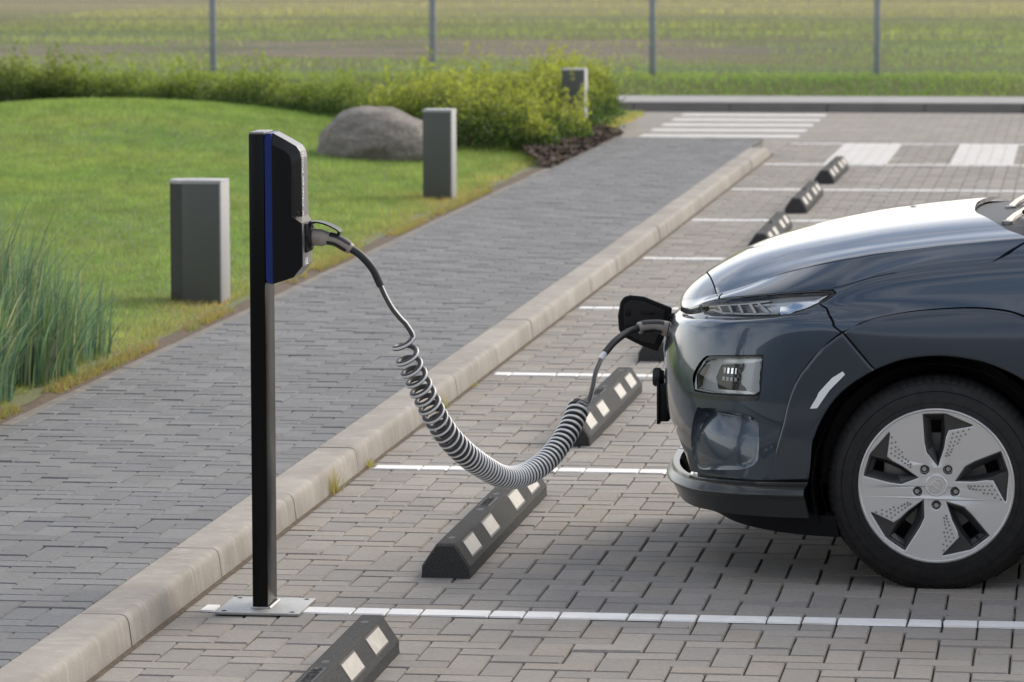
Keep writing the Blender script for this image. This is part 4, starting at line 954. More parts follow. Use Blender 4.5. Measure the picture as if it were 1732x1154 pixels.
# wheels
WR = .2335/465.
def wheel_parts(e):
    """axle along y, outer face towards -y, origin at the hub"""
    tr = .3265; prof = [(.205, .20), (.215, .212), (.235, .217), (.268, .214), (.296, .204), (.312, .192), (tr-.004, .176), (tr, .15), (tr, .06), (tr-.004, .036), (.312, .021), (.296, .010), (.268, .001), (.235, -.003), (.2335, .004), (.226, .012), (.205, .02)]
    mb = MB().lathe(prof, 128, axis='y', close=True); V = np.array(mb.V); V[:, 2] = np.maximum(V[:, 2], -.313)
    ty = obj('tyre', V, mb.F, BLACKRUB, e, local=True, smooth=50)
    mb = MB()
    for k in range(76):
        a = 2*math.pi*k/76; ca, sa = math.cos(a), math.sin(a); da = .030
        q = []
        for (r_, y_, s_) in ((tr-.001, .158, 1), (tr+.0022, .150, 1), (tr+.0022, .060, 1), (tr-.0015, .036, 1), (.3135, .0185, 1), (.3085, .0165, .8)):
            for sg in (-1, 1): b = a+sg*da*s_; q.append((r_*math.cos(b), y_, max(r_*math.sin(b), -.3135)))
        mb.add(q, [(2*i, 2*i+1, 2*i+3, 2*i+2) for i in range(5)])
    for r_ in (.250, .283): mb.lathe([(r_-.0015, .0005 if r_ < .27 else .0062), (r_, -.0025 if r_ < .27 else .0035), (r_+.0015, .0005 if r_ < .27 else .0066)], 96, axis='y', close=True)
    mb.build('tread', BLACKRUB, ty, local=True, smooth=40)
    OP = [(-95, 448), (-70, 455), (40, 455), (62, 450), (215, 372), (222, 360), (205, 350), (75, 325), (62, 290), (50, 220), (15, 108), (5, 108), (-65, 195), (-78, 260)]
    def clip_r(L_, r_): return [tuple(np.array(p)*min(1, r_/math.hypot(*p))) for p in L_]
    OP = clip_r(OP, 440)
    def rot(p, k): a = -2*math.pi*k/5; return (p[0]*math.cos(a)-p[1]*math.sin(a), p[0]*math.sin(a)+p[1]*math.cos(a))
    circ = [(.2265*math.cos(a), .2265*math.sin(a)) for a in np.linspace(0, 2*math.pi, 120, endpoint=False)]
    holes = [[(rot(p, k)[0]*WR, rot(p, k)[1]*WR) for p in OP] for k in range(5)]
    bolts = [rot((70, 98), k) for k in range(5)]
    holes += [[(b[0]*WR+.0150*math.cos(a), b[1]*WR+.0150*math.sin(a)) for a in np.linspace(0, 2*math.pi, 20, endpoint=False)] for b in bolts]
    dish = lambda V: np.stack([V[:, 0], -V[:, 2]+.010+.010*np.clip(1-np.hypot(V[:, 0], V[:, 1])/.11, 0, 1)**1.2*1.0+.0*V[:, 0], V[:, 1]], -1)
    Vf, Ff = fill2d(circ, holes, .0030, .0034, 3); Vf = dish(Vf)
    rim = obj('rim', Vf, Ff, RIM, e, local=True, smooth=35)
    MB().lathe([(.222, .012), (.224, .004), (.2285, -.001), (.2330, .001), (.2350, .008), (.2330, .03), (.21, .10), (.20, .20)], 96, axis='y', close=True).build('rim_barrel', RIM, rim, local=True, smooth=50)
    WIN = [(-80, 438), (44, 438), (52, 330), (40, 225), (12, 125), (-52, 205), (-62, 262)]; SLOT = [(-38, 385), (26, 385), (26, 320), (20, 250), (6, 175), (-20, 235), (-28, 280)]
    WIN = clip_r(WIN, 428)
    for k in range(5):
        V, F = fill2d([(p[0]*WR, p[1]*WR) for p in clip_r([(-101, 454), (66, 458), (228, 372), (215, 345), (80, 318), (55, 215), (16, 98), (2, 98), (-72, 195)], 447)], [[(p[0]*WR, p[1]*WR) for p in WIN]], .0012, .0012, 1); V = np.array([(*rot((q[0], q[1]), k), q[2]) for q in V])
        V = np.stack([V[:, 0], -V[:, 2]+.0155, V[:, 1]], -1); ins = obj('dark_insert', V, F, RIMDARK, rim, local=True, smooth=35)
        n_ = len(WIN); A = [(rot(p, k)[0]*WR, .0150, rot(p, k)[1]*WR) for p in WIN]; B = [(rot(p, k)[0]*WR, .034, rot(p, k)[1]*WR) for p in SLOT]
        obj('vent_funnel', A+B, [(i, (i+1) % n_, (i+1) % n_+n_, i+n_) for i in range(n_)], RIMDARK, rim, local=True)
        mb = MB()
        for dx, dy in [(97, 313), (126, 322), (157, 330), (190, 340), (91, 288), (117, 294), (143, 301), (170, 310), (84, 263), (108, 267), (134, 278), (76, 238), (100, 242), (125, 255), (68, 217), (92, 220), (64, 197), (84, 203), (57, 180), (74, 184)]:
            x, z = rot((dx, dy), k); mb.lathe([(.0034, .0045), (.0030, .0028), (.0014, .0016), (.0001, .0014)], 10, (x*WR, 0, z*WR), axis='y')
        mb.build('dimples', DIMPLE, rim, local=True, smooth=60)
    for b in bolts:
        nb = MB().lathe([(.0165, .009), (.0155, .0015), (.0125, .0012), (.0115, .012), (.0105, .020)], 24, (b[0]*WR, .006, b[1]*WR), axis='y').build('nut_socket', LAMPDARK, rim, local=True, smooth=40)
        MB().lathe([(.0095, .022), (.0088, .009), (.0062, .0065), (.0001, .006)], 6, (b[0]*WR, .004, b[1]*WR), axis='y').build('wheel_nut', GALV, nb, local=True, smooth=20)
    cap_ = MB().lathe([(.0345, .012), (.0335, .0055), (.030, .0040), (.0285, .0052), (.0001, .0040)], 40, (0, .002, 0), axis='y').build('centre_cap', RIM, rim, local=True, smooth=35)
    # slanted H in an oval
    V, F = fill2d([(.0225*math.cos(a), .0135*math.sin(a)) for a in np.linspace(0, 2*math.pi, 40, endpoint=False)], [[(.0200*math.cos(a), .0112*math.sin(a)) for a in np.linspace(0, 2*math.pi, 40, endpoint=False)]], .0006, .0004, 1)
    Hh = [(-.0098, -.0085), (-.0040, -.0085), (-.0022, -.0022), (.0026, -.0010), (.0010, -.0085), (.0066, -.0085), (.0098, .0085), (.0040, .0085), (.0022, .0022), (-.0026, .0010), (-.0010, .0085), (-.0066, .0085)]
    V2, F2 = fill2d(Hh, [], .0006, .0004, 1); b0 = len(V); V = np.vstack([V, V2]); F = list(F)+[tuple(i+b0 for i in f) for f in F2]
    a = R(55); V = np.stack([V[:, 0]*math.cos(a)-V[:, 1]*math.sin(a), -V[:, 2]+.0055, V[:, 0]*math.sin(a)+V[:, 1]*math.cos(a)], -1)
    obj('emblem', V, F, CHROME, cap_, local=True)
    MB().tube([(.118, .020, -.150), (.124, .004, -.156)], .004, 8).build('valve', LAMPDARK, rim, local=True, smooth=40)
    MB().lathe([(.0001, .085), (.15, .085), (.152, .095), (.15, .105), (.06, .11)], 48, axis='y').box(-.16, -.08, .06, .13, -.03, .12, c=.01).build('brake_disc', DIMPLE, e, local=True, smooth=35)
    MB().lathe([(.0001, .12), (.22, .12)], 32, axis='y').build('wheel_back', SOCKETBLK, e, local=True)
WY = .600-CAR_YC
def wheel_at(x, near, src=None):
    e = bpy.data.objects.new('wheel', None); e.parent = car; e.location = (x, WY if near else -WY, .314); e.rotation_euler = (0, 0, 0 if near else math.pi); COL.objects.link(e); return e
w0 = wheel_at(0, True); wheel_parts(w0)
for x, near in ((0, False), (2.6, True), (2.6, False)):
    e = wheel_at(x, near)
    def rec(a, b):
        for ch in a.children:
            d = ch.copy(); COL.objects.link(d); d.parent = b; rec(ch, d)
    rec(w0, e)
for ax_ in (2.163, 4.763):
    for sg in (1, -1):
        V = []; F = []
        for i, a in enumerate(np.linspace(R(-20), R(200), 28)):
            rr = .365
            V += [(ax_+rr*math.cos(a)*1.02, CAR_YC-sg*.868, .314+rr*math.sin(a)), (ax_+rr*math.cos(a), CAR_YC-sg*.60, .314+rr*math.sin(a))]
            if i: b = 2*(i-1); F.append((b, b+1, b+3, b+2))
        k = len(V); V += [(ax_+.36*math.cos(a), CAR_YC-sg*.60, .314+.36*math.sin(a)) for a in np.linspace(0, 2*math.pi, 30, endpoint=False)]; F.append(tuple(range(k, k+30)))
        obj('arch_liner', V, F, SOCKETBLK, car)
MB().box(1.62, 5.2, CAR_YC-.60, CAR_YC+.60, .17, .30, c=.02).build('underbody', SOCKETBLK, car)
MB().box(1.55, 1.9, CAR_YC-.45, CAR_YC+.45, .25, .72).build('engine_bay', SOCKETBLK, car)
# doors, sills, rear quarter, tail
panel('front_door', [(1.237, .02), (1.54, .02), (1.56, 2), (1.56, 5.9), (1.29, 5.9), (1.272, 5.4), (1.266, 4.7), (1.254, 3.95), (1.265, 3.4), (1.265, 2.5), (1.252, 1.0)], CARPAINT, car, sides='pair', h=.04)
panel('rear_door', [(1.542, .02), (1.79, .02), (1.82, 2), (1.80, 3.3), (1.77, 4.4), (1.76, 5.9), (1.562, 5.9), (1.562, 2)], CARPAINT, car, sides='pair', h=.04)
RA = [(1+(4.763+.375*math.cos(a)-1.81)/3.09, float(np.interp(.314+.375*math.sin(a), [.2, .285, .324, .45, .62, .78, .87], [8, 7, 6, 5, 4, 3, 2]))) for a in np.linspace(R(182), R(-2), 16)]
panel('rear_quarter', [(1.792, .02), (2.0, .02), (2.3, .05), (2.999, .1), (2.999, 6.0), (2.3, 6.0), (2.1, 6.0)]+[(min(t, 2.08), v) for t, v in RA[::-1]]+[(1.762, 5.9), (1.772, 4.4), (1.802, 3.3), (1.822, 2)], CARPAINT, car, sides='pair', h=.04)
panel('sill_cladding', [(1.275, 5.95), (1.80, 5.95), (1.80, 7.9), (1.25, 7.9), (1.247, 6.1)], CLAD, car, off=.008, round_=.005, sides='pair', h=.03, skirt=.03)
panel('rear_lip', [(2.09, 6.05), (2.999, 6.05), (2.999, 7.9), (2.08, 7.9)], CLAD, car, off=.006, sides='pair', h=.04, skirt=.03)
# greenhouse
PRIV = mat('window_dark_glass', (.010, .012, .013), .05, coat=1.0, coat_rough=0.)
gx_ = np.array([2.42, 2.62, 3.12, 3.3, 3.9, 4.5, 4.95, 5.25, 5.38]); gr = np.array([1.085, 1.155, 1.465, 1.512, 1.545, 1.53, 1.47, 1.25, 1.06]); gw = np.array([.71, .69, .60, .595, .60, .60, .585, .62, .68])
X_ = np.linspace(2.42, 5.38, 70); zr_ = _pchip(X_, gx_, gr); wr_ = np.interp(X_, gx_, gw); bl = row_pt(0, ridge_t(X_)); V = []; F = []
cols = 21
for i, x in enumerate(X_):
    bw = min(bl[i][1], .735*(1-max(0, x-5.1)**2)); bz = min(bl[i][2], zr_[i])
    for j in range(cols):
        u = j/(cols-1)*2-1; au = abs(u)
        if au > .6: q = (au-.6)/.4; d = wr_[i]+(bw-wr_[i])*q; z = zr_[i]-.035+(bz-zr_[i]+.035)*q
        else: q = au/.6; d = wr_[i]*q; z = zr_[i]+.018-.053*q**3
        V.append((x, CAR_YC-math.copysign(d, u), z))
        if i and j: a = (i-1)*cols+j-1; F.append((a, a+1, a+cols+1, a+cols))
obj('roof', V, F, CARPAINT, car, smooth=50)
def gl_patch(name, x0, x1, u0, u1, off, m, taper=(0, 0)):
    V2 = []; F2 = []; nx, nu = 16, 8; VA = np.array(V).reshape(70, cols, 3)
    for a in range(nx):
        for b in range(nu):
            u = u0+(u1-u0)*b/(nu-1); x = x0+(x1-x0)*a/(nx-1)+taper[0]*(1-a/(nx-1))*abs(u)+taper[1]*(a/(nx-1))*abs(u)
            fi = np.clip((x-2.42)/(5.38-2.42)*69, 0, 68.99); fj = np.clip((u+1)/2*(cols-1), 0, cols-1.01); i0, j0 = int(fi), int(fj); fi -= i0; fj -= j0
            p = VA[i0, j0]*(1-fi)*(1-fj)+VA[i0+1, j0]*fi*(1-fj)+VA[i0, j0+1]*(1-fi)*fj+VA[i0+1, j0+1]*fi*fj
            c0 = np.array([x, CAR_YC, 1.0]); dv = p-c0; dv[0] -= .6*(1 if x < 3.2 else 0)-.6*(1 if x > 4.9 else 0); p = p+dv/np.linalg.norm(dv)*off; V2.append(p)
            if a and b: k = (a-1)*nu+b-1; F2.append((k, k+1, k+nu+1, k+nu))
    return obj(name, V2, F2, m, car, smooth=60)
gl_patch('windscreen', 2.47, 3.10, -.62, .62, .006, PRIV)
gl_patch('rear_window', 4.98, 5.24, -.6, .6, .006, PRIV)
for a, b in ((-.97, -.66), (.97, .66)):
    gl_patch('side_window', 2.95, 3.62, a, b, .006, PRIV, (-.0, 0)); gl_patch('side_window', 3.68, 4.45, a, b, .006, PRIV)
# cowl and wipers at the foot of the windscreen
V = []; F = []
for i, s in enumerate(np.linspace(-1, 1, 21)):
    xa = 2.235+.18*abs(s)**3; za = float(hood_top(np.array(xa), np.array(abs(s)*.97))[2]); dd = .70*s
    V += [(xa, CAR_YC-dd, za-.022), (xa+.06, CAR_YC-dd, za-.03), (2.46+.10*s*s, CAR_YC-dd, za+.012)]
    if i: a = 3*(i-1); F += [(a, a+3, a+4, a+1), (a+1, a+4, a+5, a+2)]
obj('cowl', V, F, BLKPLASTIC, car, smooth=60)
for y0, y1, x0, z0 in ((1.00, 1.50, 2.36, 1.068), (1.55, 2.05, 2.36, 1.075)):
    wp = MB().tube([(x0, y0, z0), (x0+.02, y0+.05, z0+.018), (x0+.07, y0+.15, z0+.044), (x0+.13, y0+.28, z0+.078)], [.017, .014, .011, .007], 6, sx=.6).build('wiper', FRONTPLASTIC, car, smooth=30)
    MB().tube([(x0+.05, y0-.06, z0+.042), (x0+.12, y0+.30, z0+.085), (x0+.13, y1+.1, z0+.10)], .007, 6).build('blade', LAMPDARK, wp, smooth=50)
    MB().lathe([(.018, 0), (.018, .02), (.0001, .024)], 14, (x0, y0, z0-.01)).build('wiper_pivot', GALV, wp, smooth=40)
for sg in (1, -1):
    mr_ = MB().box(2.80, 2.95, min(CAR_YC-sg*.98, CAR_YC-sg*.80), max(CAR_YC-sg*.98, CAR_YC-sg*.80), 1.04, 1.17, c=.035).build('door_mirror', CARPAINT, car, smooth=60)
    MB().box(3.42, 3.60, CAR_YC-sg*.925-.01, CAR_YC-sg*.925+.01, .84, .87, c=.008).build('door_handle', CARPAINT, car, smooth=60)
    MB().box(4.34, 4.52, CAR_YC-sg*.925-.01, CAR_YC-sg*.925+.01, .88, .91, c=.008).build('door_handle', CARPAINT, car, smooth=60)
    panel('tail_lamp', [(2.12, 1.2), (2.35, 1.2), (2.35, 1.9), (2.12, 1.9)], mat('tail_red%d' % sg, (.25, .01, .01), .2, coat=1), car, off=.004, sides='near' if sg > 0 else 'near', h=.04) if sg > 0 else None

# ------------------------------------------------------------------ plants
def blades(name, P, Hh, W, lean, tone, m, segs=1, parent=None, curl=.0, **kw):
    """P base points, one tapering blade each; all plants of a sward in one mesh"""
    n = len(P); a = rng.uniform(0, 2*math.pi, n); dirx, diry = np.cos(a), np.sin(a); b = rng.uniform(0, 2*math.pi, n)
    wx, wy = np.cos(b)*W/2, np.sin(b)*W/2
    rows = []
    for k in range(segs):
        u = k/segs; hz = Hh*(u-curl*lean*u*u); ox = dirx*lean*Hh*u**1.7; oy = diry*lean*Hh*u**1.7; tp = (1-u)**.6
        rows.append(np.stack([P[:, 0]+ox-wx*tp, P[:, 1]+oy-wy*tp, P[:, 2]+hz], -1)); rows.append(np.stack([P[:, 0]+ox+wx*tp, P[:, 1]+oy+wy*tp, P[:, 2]+hz], -1))
    rows.append(np.stack([P[:, 0]+dirx*lean*Hh, P[:, 1]+diry*lean*Hh, P[:, 2]+Hh*(1-curl*lean)], -1))
    k = len(rows); V = np.stack(rows, 1).reshape(-1, 3); base = np.arange(n)*k
    loops = []; tot = []
    for s in range(segs-1): loops.append(np.stack([base+2*s, base+2*s+1, base+2*s+3, base+2*s+2], -1))
    quads = np.concatenate(loops).reshape(-1) if loops else np.zeros(0, int)
    tris = np.stack([base+2*segs-2, base+2*segs-1, base+2*segs], -1).reshape(-1)
    return raw_mesh(name, V, quads, tris, m, np.repeat(tone, k, 0), parent, **kw)
def raw_mesh(name, V, quads, tris, m, tone, parent=None, **kw):
    me = bpy.data.meshes.new(name); nq, nt_ = len(quads)//4, len(tris)//3
    if parent is not None: V = V-world_org(parent)
    me.vertices.add(len(V)); me.vertices.foreach_set('co', V.astype(np.float32).ravel())
    me.loops.add(len(quads)+len(tris)); me.loops.foreach_set('vertex_index', np.concatenate([quads, tris]).astype(np.int32))
    me.polygons.add(nq+nt_); me.polygons.foreach_set('loop_start', np.concatenate([np.arange(nq)*4, nq*4+np.arange(nt_)*3]).astype(np.int32))
    me.update(calc_edges=True); me.materials.append(m)
    a = me.color_attributes.new('tone', 'FLOAT_COLOR', 'POINT'); tt = np.ones((len(V), 4), np.float32); tt[:, :3] = tone; a.data.foreach_set('color', tt.ravel())
    o = bpy.data.objects.new(name, me); return link(o, parent, **kw)
def vnoise(X, Y, s, seed=0.):
    """cheap smooth value noise"""
    x = X*s+seed; y = Y*s-seed*1.7; xi, yi = np.floor(x).astype(int), np.floor(y).astype(int); fx, fy = smooth01(x-xi), smooth01(y-yi)
    hsh = lambda i, j: np.modf(np.abs(np.sin(i*127.1+j*311.7)*43758.5453))[0]
    return hsh(xi, yi)*(1-fx)*(1-fy)+hsh(xi+1, yi)*fx*(1-fy)+hsh(xi, yi+1)*(1-fx)*fy+hsh(xi+1, yi+1)*fx*fy
# mown lawn
def scatter(n, x0, x1, y0, y1, dens=None):
    X = rng.uniform(x0, x1, n); Y = rng.uniform(y0, y1, n); return X, Y
def lawn_blades(n, x0, x1, y0, y1, hmul):
    X, Y = scatter(n, x0, x1, y0, y1); Z = lawn_h(X, Y); s, d = seen(np.stack([X, Y, Z], -1)); keep = (s < 1.12) | (rng.random(n) < .12)
    edge = -1.525-.12*vnoise(X, Y, 2.1, 5)-.07*vnoise(X, Y, 9, 2); keep &= X < edge
    X, Y, Z = X[keep], Y[keep], Z[keep]; return np.stack([X, Y, Z-.004], -1), hmul
PP = []; HM = []
for n, y0, y1, h in ((380000, 2.6, 10, .85), (300000, 10, 18, 1.0), (260000, 18, 28.5, 1.2)):
    p, hm = lawn_blades(n, -9.5, -1.52, y0, y1, h); PP.append(p); HM.append(np.full(len(p), hm))
PP = np.concatenate(PP); HM = np.concatenate(HM); n = len(PP)
pn = vnoise(PP[:, 0], PP[:, 1], .9, 3)*.6+vnoise(PP[:, 0], PP[:, 1], 3.1, 8)*.4
edgy = np.clip((PP[:, 0]+1.95)/.35, 0, 1)*(.4+.6*vnoise(PP[:, 0], PP[:, 1], 2.4, 1))
pf = vnoise(PP[:, 0]*1.4, PP[:, 1]*.7, 7.0, 4)
bl_ = sum(np.exp(-((PP[:, 0]+1.76)/.28)**2-((PP[:, 1]-y_)/.35)**2) for y_ in (8.35, 15.95)); edgy = np.clip(edgy+.7*bl_, 0, 1.2)
tone = np.stack([.60+.70*pn+.50*edgy, .92+.34*pn+.02*edgy, .66+.55*pn+.25*edgy], -1)*rng.uniform(.62, 1.36, (n, 1))*(.78+.42*pf)[:, None]
dead = rng.random(n) < .06+.25*edgy; tone[dead] = tone[dead]*np.array([1.6, 1.05, 1.35])
blades('lawn_grass', PP, rng.uniform(.016, .042, n)*HM*(.8+.5*pn), rng.uniform(.003, .0055, n)*HM, rng.uniform(.2, .9, n), tone, GRASSM, kind='stuff', label='short mown green grass of the lawn')
# ragged fringe leaning over the edging
m_ = 16000; Y = rng.uniform(2.5, 24, m_); X = -1.515-.075*rng.random(m_)**1.5; ok = vnoise(X*0, Y, 1.7, 6)+.4*vnoise(X*0, Y, 7, 2) > .55; X, Y = X[ok], Y[ok]; m_ = len(X)
t_ = np.stack([rng.uniform(.8, 2.0, m_), rng.uniform(.75, 1.15, m_), rng.uniform(.8, 1.7, m_)], -1)
blades('edge_grass', np.stack([X, Y, np.full(m_, .085)], -1), rng.uniform(.015, .055, m_), rng.uniform(.003, .005, m_), rng.uniform(.3, 1.1, m_), t_, GRASSM, segs=2, kind='stuff', label='ragged dry grass fringe along the pavement edging')
# rough grass on the verge and field
X, Y = rng.uniform(-16, 16, 150000), 31.9+rng.power(.55, 150000)*62
Y[:16000] = rng.uniform(32.25, 34.6, 16000)
ok = (Y > 32.3+.12*vnoise(X, Y, 3)) & ~((Y < 32.6) & (X < -2.7)); Z = field_h(Y); s, d = seen(np.stack([X, Y, Z], -1)); ok &= (s < 1.25)
dirt = smooth01((Y+(vnoise(X, Y, .3, 4)-.5)*9-38)/2)*smooth01((48-Y-(vnoise(X, Y, .3, 9)-.5)*9)/2)*smooth01((-X+1)/3)
ok &= rng.random(len(X)) > dirt*.93
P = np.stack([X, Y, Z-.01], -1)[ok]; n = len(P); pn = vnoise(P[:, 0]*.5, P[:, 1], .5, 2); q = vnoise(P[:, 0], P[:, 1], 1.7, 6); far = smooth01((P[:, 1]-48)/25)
hh = np.where(P[:, 1] < 34.4, rng.uniform(.03, .08, n), rng.uniform(.03, .09, n)*(.5+pn))
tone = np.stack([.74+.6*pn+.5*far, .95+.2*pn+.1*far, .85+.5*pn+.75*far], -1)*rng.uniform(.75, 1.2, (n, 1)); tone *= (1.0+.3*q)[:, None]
blades('field_grass', P, hh, hh*.22+.006, rng.uniform(.1, .7, n), tone, GRASSM, kind='stuff', label='rough grass of the field and verge')

# tall blue-green grass at the edge of the pavement
tg = empty('ornamental_grass', (-1.95, 4.6, .09), 'tall blue-green ornamental grass spilling over the sidewalk edge', 'grass clump')
def clump(cx, cy, rx, ry, n, h, name):
    a = rng.uniform(0, 2*math.pi, n); r_ = np.sqrt(rng.random(n)); X = cx+rx*r_*np.cos(a); Y = cy+ry*r_*np.sin(a); hh = h*rng.beta(3.2, 2.2, n)*1.25*(1-.35*r_)
    k = 7; dx = np.cos(a)*r_*.7+rng.normal(0, .45, n); dy = np.sin(a)*r_*.7+rng.normal(0, .45, n); ln_ = rng.uniform(.03, .32, n)*(1+.7*r_)
    fold = (rng.random(n) < .12)*rng.uniform(.4, .9, n); wv = rng.uniform(.0028, .0068, n); b = rng.uniform(0, 2*math.pi, n); rows = []
    for s_ in range(k):
        u = s_/(k-1); L_ = ln_*hh; cx_ = X+dx*L_*u**1.9; cy_ = Y+dy*L_*u**1.9; z = .085+hh*(u-ln_*.35*u**2.4-fold*.9*np.clip(u-.55, 0, 1)*1.6); cx_ = cx_+fold*dx*.25*np.clip(u-.5, 0, 1)
        tp = (1-u)**.55*(.55+.45*min(1, u*5))+.02; rows.append(np.stack([cx_-np.cos(b)*wv*tp, cy_-np.sin(b)*wv*tp, np.maximum(z, .09)], -1)); rows.append(np.stack([cx_+np.cos(b)*wv*tp, cy_+np.sin(b)*wv*tp, np.maximum(z, .09)], -1))
    V = np.stack(rows, 1).reshape(-1, 3); base = np.arange(n)*2*k
    quads = np.concatenate([np.stack([base+2*s_, base+2*s_+1, base+2*s_+3, base+2*s_+2], -1) for s_ in range(k-1)]).reshape(-1)
    t = rng.random(n); tone = np.stack([.75+.5*t, .9+.25*t, .9+.5*(1-t)], -1)*rng.uniform(.6, 1.35, (n, 1)); old = rng.random(n) < .12; tone[old] = np.array([2.7, 1.7, 2.0])*rng.uniform(.7, 1.1, (old.sum(), 1))
    raw_mesh(name, V, quads, np.zeros(0, int), TALLGRASS, np.repeat(tone, 2*k, 0), tg)
clump(-1.96, 4.1, .34, .55, 1500, .72, 'blades'); clump(-1.92, 5.0, .34, .5, 1400, .74, 'blades'); clump(-2.22, 5.1, .4, .7, 1500, .95, 'blades'); clump(-1.84, 5.8, .22, .4, 380, .48, 'blades'); clump(-1.73, 3.6, .2, .4, 420, .45, 'blades'); clump(-1.72, 3.15, .2, .4, 420, .42, 'blades'); clump(-2.0, 3.3, .3, .45, 800, .66, 'blades')

# shrubs
def shrub(name, blobs, nleaf, label, cat, pal, top_pal, shoots=0, dens_top=.42, leaf=.029):
    """blobs: (x, y, z0, rx, ry, rz) mounds; leaves sit through the outer half of each mound"""
    b0 = blobs[0]; e = empty(name, (b0[0], b0[1], .1), label, cat)
    vol = np.array([b[3]*b[4]+b[3]*b[5]+b[4]*b[5] for b in blobs]); cnt = (nleaf*vol/vol.sum()).astype(int); P = []; U_ = []; D_ = []
    for b, c in zip(blobs, cnt):
        d = rng.normal(size=(c, 3)); d[:, 2] = np.abs(d[:, 2])*np.where(rng.random(c) < .22, -.3, 1); d /= np.linalg.norm(d, axis=1, keepdims=True)
        lump = .82+.42*vnoise(d[:, 0]*2+b[0]*3, d[:, 1]*2+d[:, 2]*2+b[1]*3, 1.9, 2)
        r_ = rng.beta(5, 1.5, c)*lump; p = np.array(b[:3])+d*r_[:, None]*np.array(b[3:]); P.append(p); U_.append(r_*np.clip(d[:, 2]*.8+.35, 0, 1)); D_.append(d)
    if shoots:
        for k in range(shoots):
            b = blobs[rng.integers(0, len(blobs))]; d = rng.normal(size=3)*np.array([.6, .6, 0])
            base = np.array(b[:3])+np.array([d[0]*b[3]*.7, d[1]*b[4]*.7, b[5]*.85]); L_ = rng.uniform(.08, .30); c = int(18+60*L_); u = rng.random(c)
            p = base+np.stack([(rng.normal(0, .35)*u**1.5)*L_+rng.normal(0, .014, c), rng.normal(0, .3)*L_*u**1.5+rng.normal(0, .014, c), u*L_], -1); P.append(p); U_.append(np.full(c, 1.25)); D_.append(np.tile([0, 0, 1.], (c, 1)))
    P = np.concatenate(P); U_ = np.concatenate(U_); D_ = np.concatenate(D_); n = len(P)
    P[:, 2] = np.maximum(P[:, 2], .10)
    ax = rng.normal(size=(n, 3))+D_*.9+np.array([0, 0, .5]); ax /= np.linalg.norm(ax, axis=1, keepdims=True); sdv = np.cross(ax, rng.normal(size=(n, 3))); sdv /= np.linalg.norm(sdv, axis=1, keepdims=True)
    l = leaf*rng.uniform(.6, 1.35, n)[:, None]; w_ = l*.30
    V = np.stack([P-ax*l*.5, P+sdv*w_, P+ax*l*.5, P-sdv*w_], 1).reshape(-1, 3); quads = np.arange(4*n)
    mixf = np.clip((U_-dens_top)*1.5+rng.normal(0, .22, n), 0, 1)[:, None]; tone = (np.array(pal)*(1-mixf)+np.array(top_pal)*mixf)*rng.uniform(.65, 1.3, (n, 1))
    raw_mesh('foliage', V, quads, np.zeros(0, int), LEAF, np.repeat(tone, 4, 0), e, kind='stuff')
    mb = MB()
    for b in blobs:
        for k in range(7):
            a = rng.uniform(0, 2*math.pi); q = rng.uniform(.3, .85); x, y = b[0]+b[3]*.15*math.cos(a), b[1]+b[4]*.15*math.sin(a)
            mb.tube([(x, y, .08), (x+b[3]*.4*q*math.cos(a), y+b[4]*.4*q*math.sin(a), b[2]+b[5]*.35), (x+b[3]*q*math.cos(a), y+b[4]*q*math.sin(a), b[2]+b[5]*.8)], [.008, .006, .003], 5)
    mb.build('stems', TWIG, e, kind='stuff')
    return e
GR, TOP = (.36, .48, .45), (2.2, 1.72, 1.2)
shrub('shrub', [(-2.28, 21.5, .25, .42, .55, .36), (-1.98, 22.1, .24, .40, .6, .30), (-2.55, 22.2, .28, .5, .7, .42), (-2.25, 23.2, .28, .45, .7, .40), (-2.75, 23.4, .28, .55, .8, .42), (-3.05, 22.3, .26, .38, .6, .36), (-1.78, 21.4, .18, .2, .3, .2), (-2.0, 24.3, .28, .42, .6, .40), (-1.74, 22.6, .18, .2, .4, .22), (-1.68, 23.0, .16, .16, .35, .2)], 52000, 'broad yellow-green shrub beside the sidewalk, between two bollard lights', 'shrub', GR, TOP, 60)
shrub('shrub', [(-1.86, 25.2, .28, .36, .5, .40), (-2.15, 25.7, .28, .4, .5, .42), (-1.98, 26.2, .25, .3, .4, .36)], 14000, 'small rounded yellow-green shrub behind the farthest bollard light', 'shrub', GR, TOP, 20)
hb = []
for k in range(17):
    u = k/16; x = -3.25-5.6*u; y = 24.4+3.4*math.sin(u*1.5)
    hb.append((x+rng.uniform(-.08, .08), y+rng.uniform(-.12, .12), .23+.02*rng.normal(), .38, .45, .29+.03*rng.normal()))
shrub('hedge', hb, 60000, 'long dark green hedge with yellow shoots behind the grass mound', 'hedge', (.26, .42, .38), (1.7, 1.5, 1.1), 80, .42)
shrub('shrub', [(-7.62, 26.9, .28, .40, .35, .32), (-8.1, 26.9, .28, .40, .35, .33), (-7.2, 27.0, .26, .30, .3, .28)], 11000, 'dark reddish-green shrub at the far end of the hedge', 'shrub', (.30, .42, .42), (1.15, 1.0, .80), 40, .4)
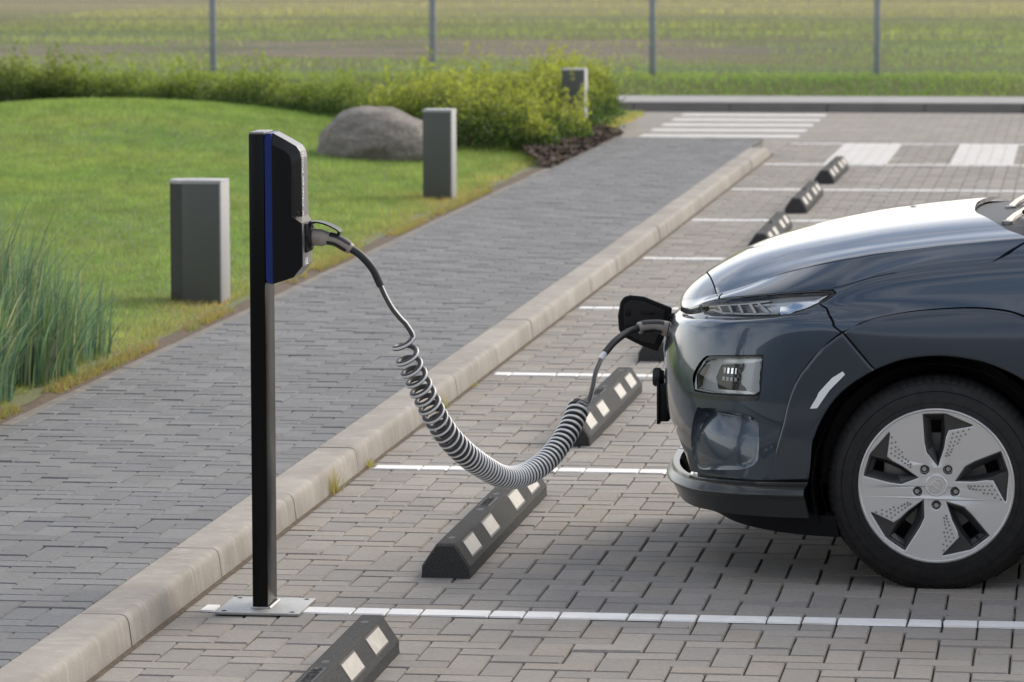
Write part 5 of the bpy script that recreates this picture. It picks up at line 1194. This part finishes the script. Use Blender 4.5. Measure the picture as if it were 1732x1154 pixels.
# bark mulch beside the broad shrub
n = 6500; X = rng.uniform(-1.95, -1.44, n); Y = 19.6+5.0*rng.random(n); ok = X > -1.52-.35*np.clip((Y-19.6)/1.5, 0, 1); X, Y = X[ok], Y[ok]; n = len(X); mb_v = []; ang = rng.uniform(0, math.pi, n)
lx, ly = rng.uniform(.010, .032, n), rng.uniform(.006, .013, n); zz = .098+.05*np.clip((-1.46-X)/.15, 0, 1)+rng.uniform(0, .03, n); tl = rng.normal(0, .4, (n, 2))
V = []
for sx, sy in ((-1, -1), (1, -1), (1, 1), (-1, 1)):
    ox = sx*lx; oy = sy*ly; V.append(np.stack([X+ox*np.cos(ang)-oy*np.sin(ang), Y+ox*np.sin(ang)+oy*np.cos(ang), zz+ox*tl[:, 0]+oy*tl[:, 1]], -1))
V = np.stack(V, 1).reshape(-1, 3); t_ = rng.uniform(.35, 1.3, (n, 1))*np.array([1, .97, .95])
raw_mesh('bark_mulch', V, np.arange(4*n), np.zeros(0, int), BARK, np.repeat(t_, 4, 0), kind='stuff', label='dark bark chips under the shrubs')
# weeds rooted in the kerb joint and between pavers
for x, y, h, n, lb in ((.012, 3.12, .035, 40, 'tiny weed at the kerb where the second white line starts'), (.006, 2.42, .085, 60, 'dry grass tuft at the kerb foot nearer than the second white line'), (.010, 4.95, .06, 26, 'thin weed stalks at the kerb beside the coiled cable'), (.012, 5.75, .02, 20, 'small weed at the kerb foot behind the cable')):
    P = np.stack([x+rng.normal(0, .008, n), y+rng.normal(0, .03, n), np.zeros(n)], -1); t_ = np.stack([rng.uniform(1.2, 2.0, n), rng.uniform(.9, 1.3, n), rng.uniform(1., 1.6, n)], -1)
    blades('weed', P, rng.uniform(.4, 1.2, n)*h, np.full(n, .0028), rng.uniform(.1, .7, n), t_, GRASSM, segs=3, label=lb, cat='weed')
P = []; 
for k in range(420):
    i, j = rng.integers(0, 34), rng.integers(-12, 90); P.append((OX+i*U+rng.normal(0, .002), -.05+j*U+rng.normal(0, .012), -.005)) if rng.random() < .5 else P.append((OX+i*U+rng.normal(0, .012), -.05+j*U+rng.normal(0, .002), -.005))
P = np.repeat(np.array(P), 3, 0)+rng.normal(0, .003, (1260, 3))*np.array([1, 1, 0]); n = len(P)
ok = vnoise(P[:, 0], P[:, 1], .8, 3) > .55; P = P[ok]; n = len(P)
t_ = np.stack([rng.uniform(.6, 1.5, n), rng.uniform(.5, 1.0, n), rng.uniform(.6, 1.2, n)], -1)
blades('moss', P, rng.uniform(.006, .016, n), np.full(n, .004), rng.uniform(.2, .9, n), t_, GRASSM, kind='stuff', label='moss and litter in the paving joints')
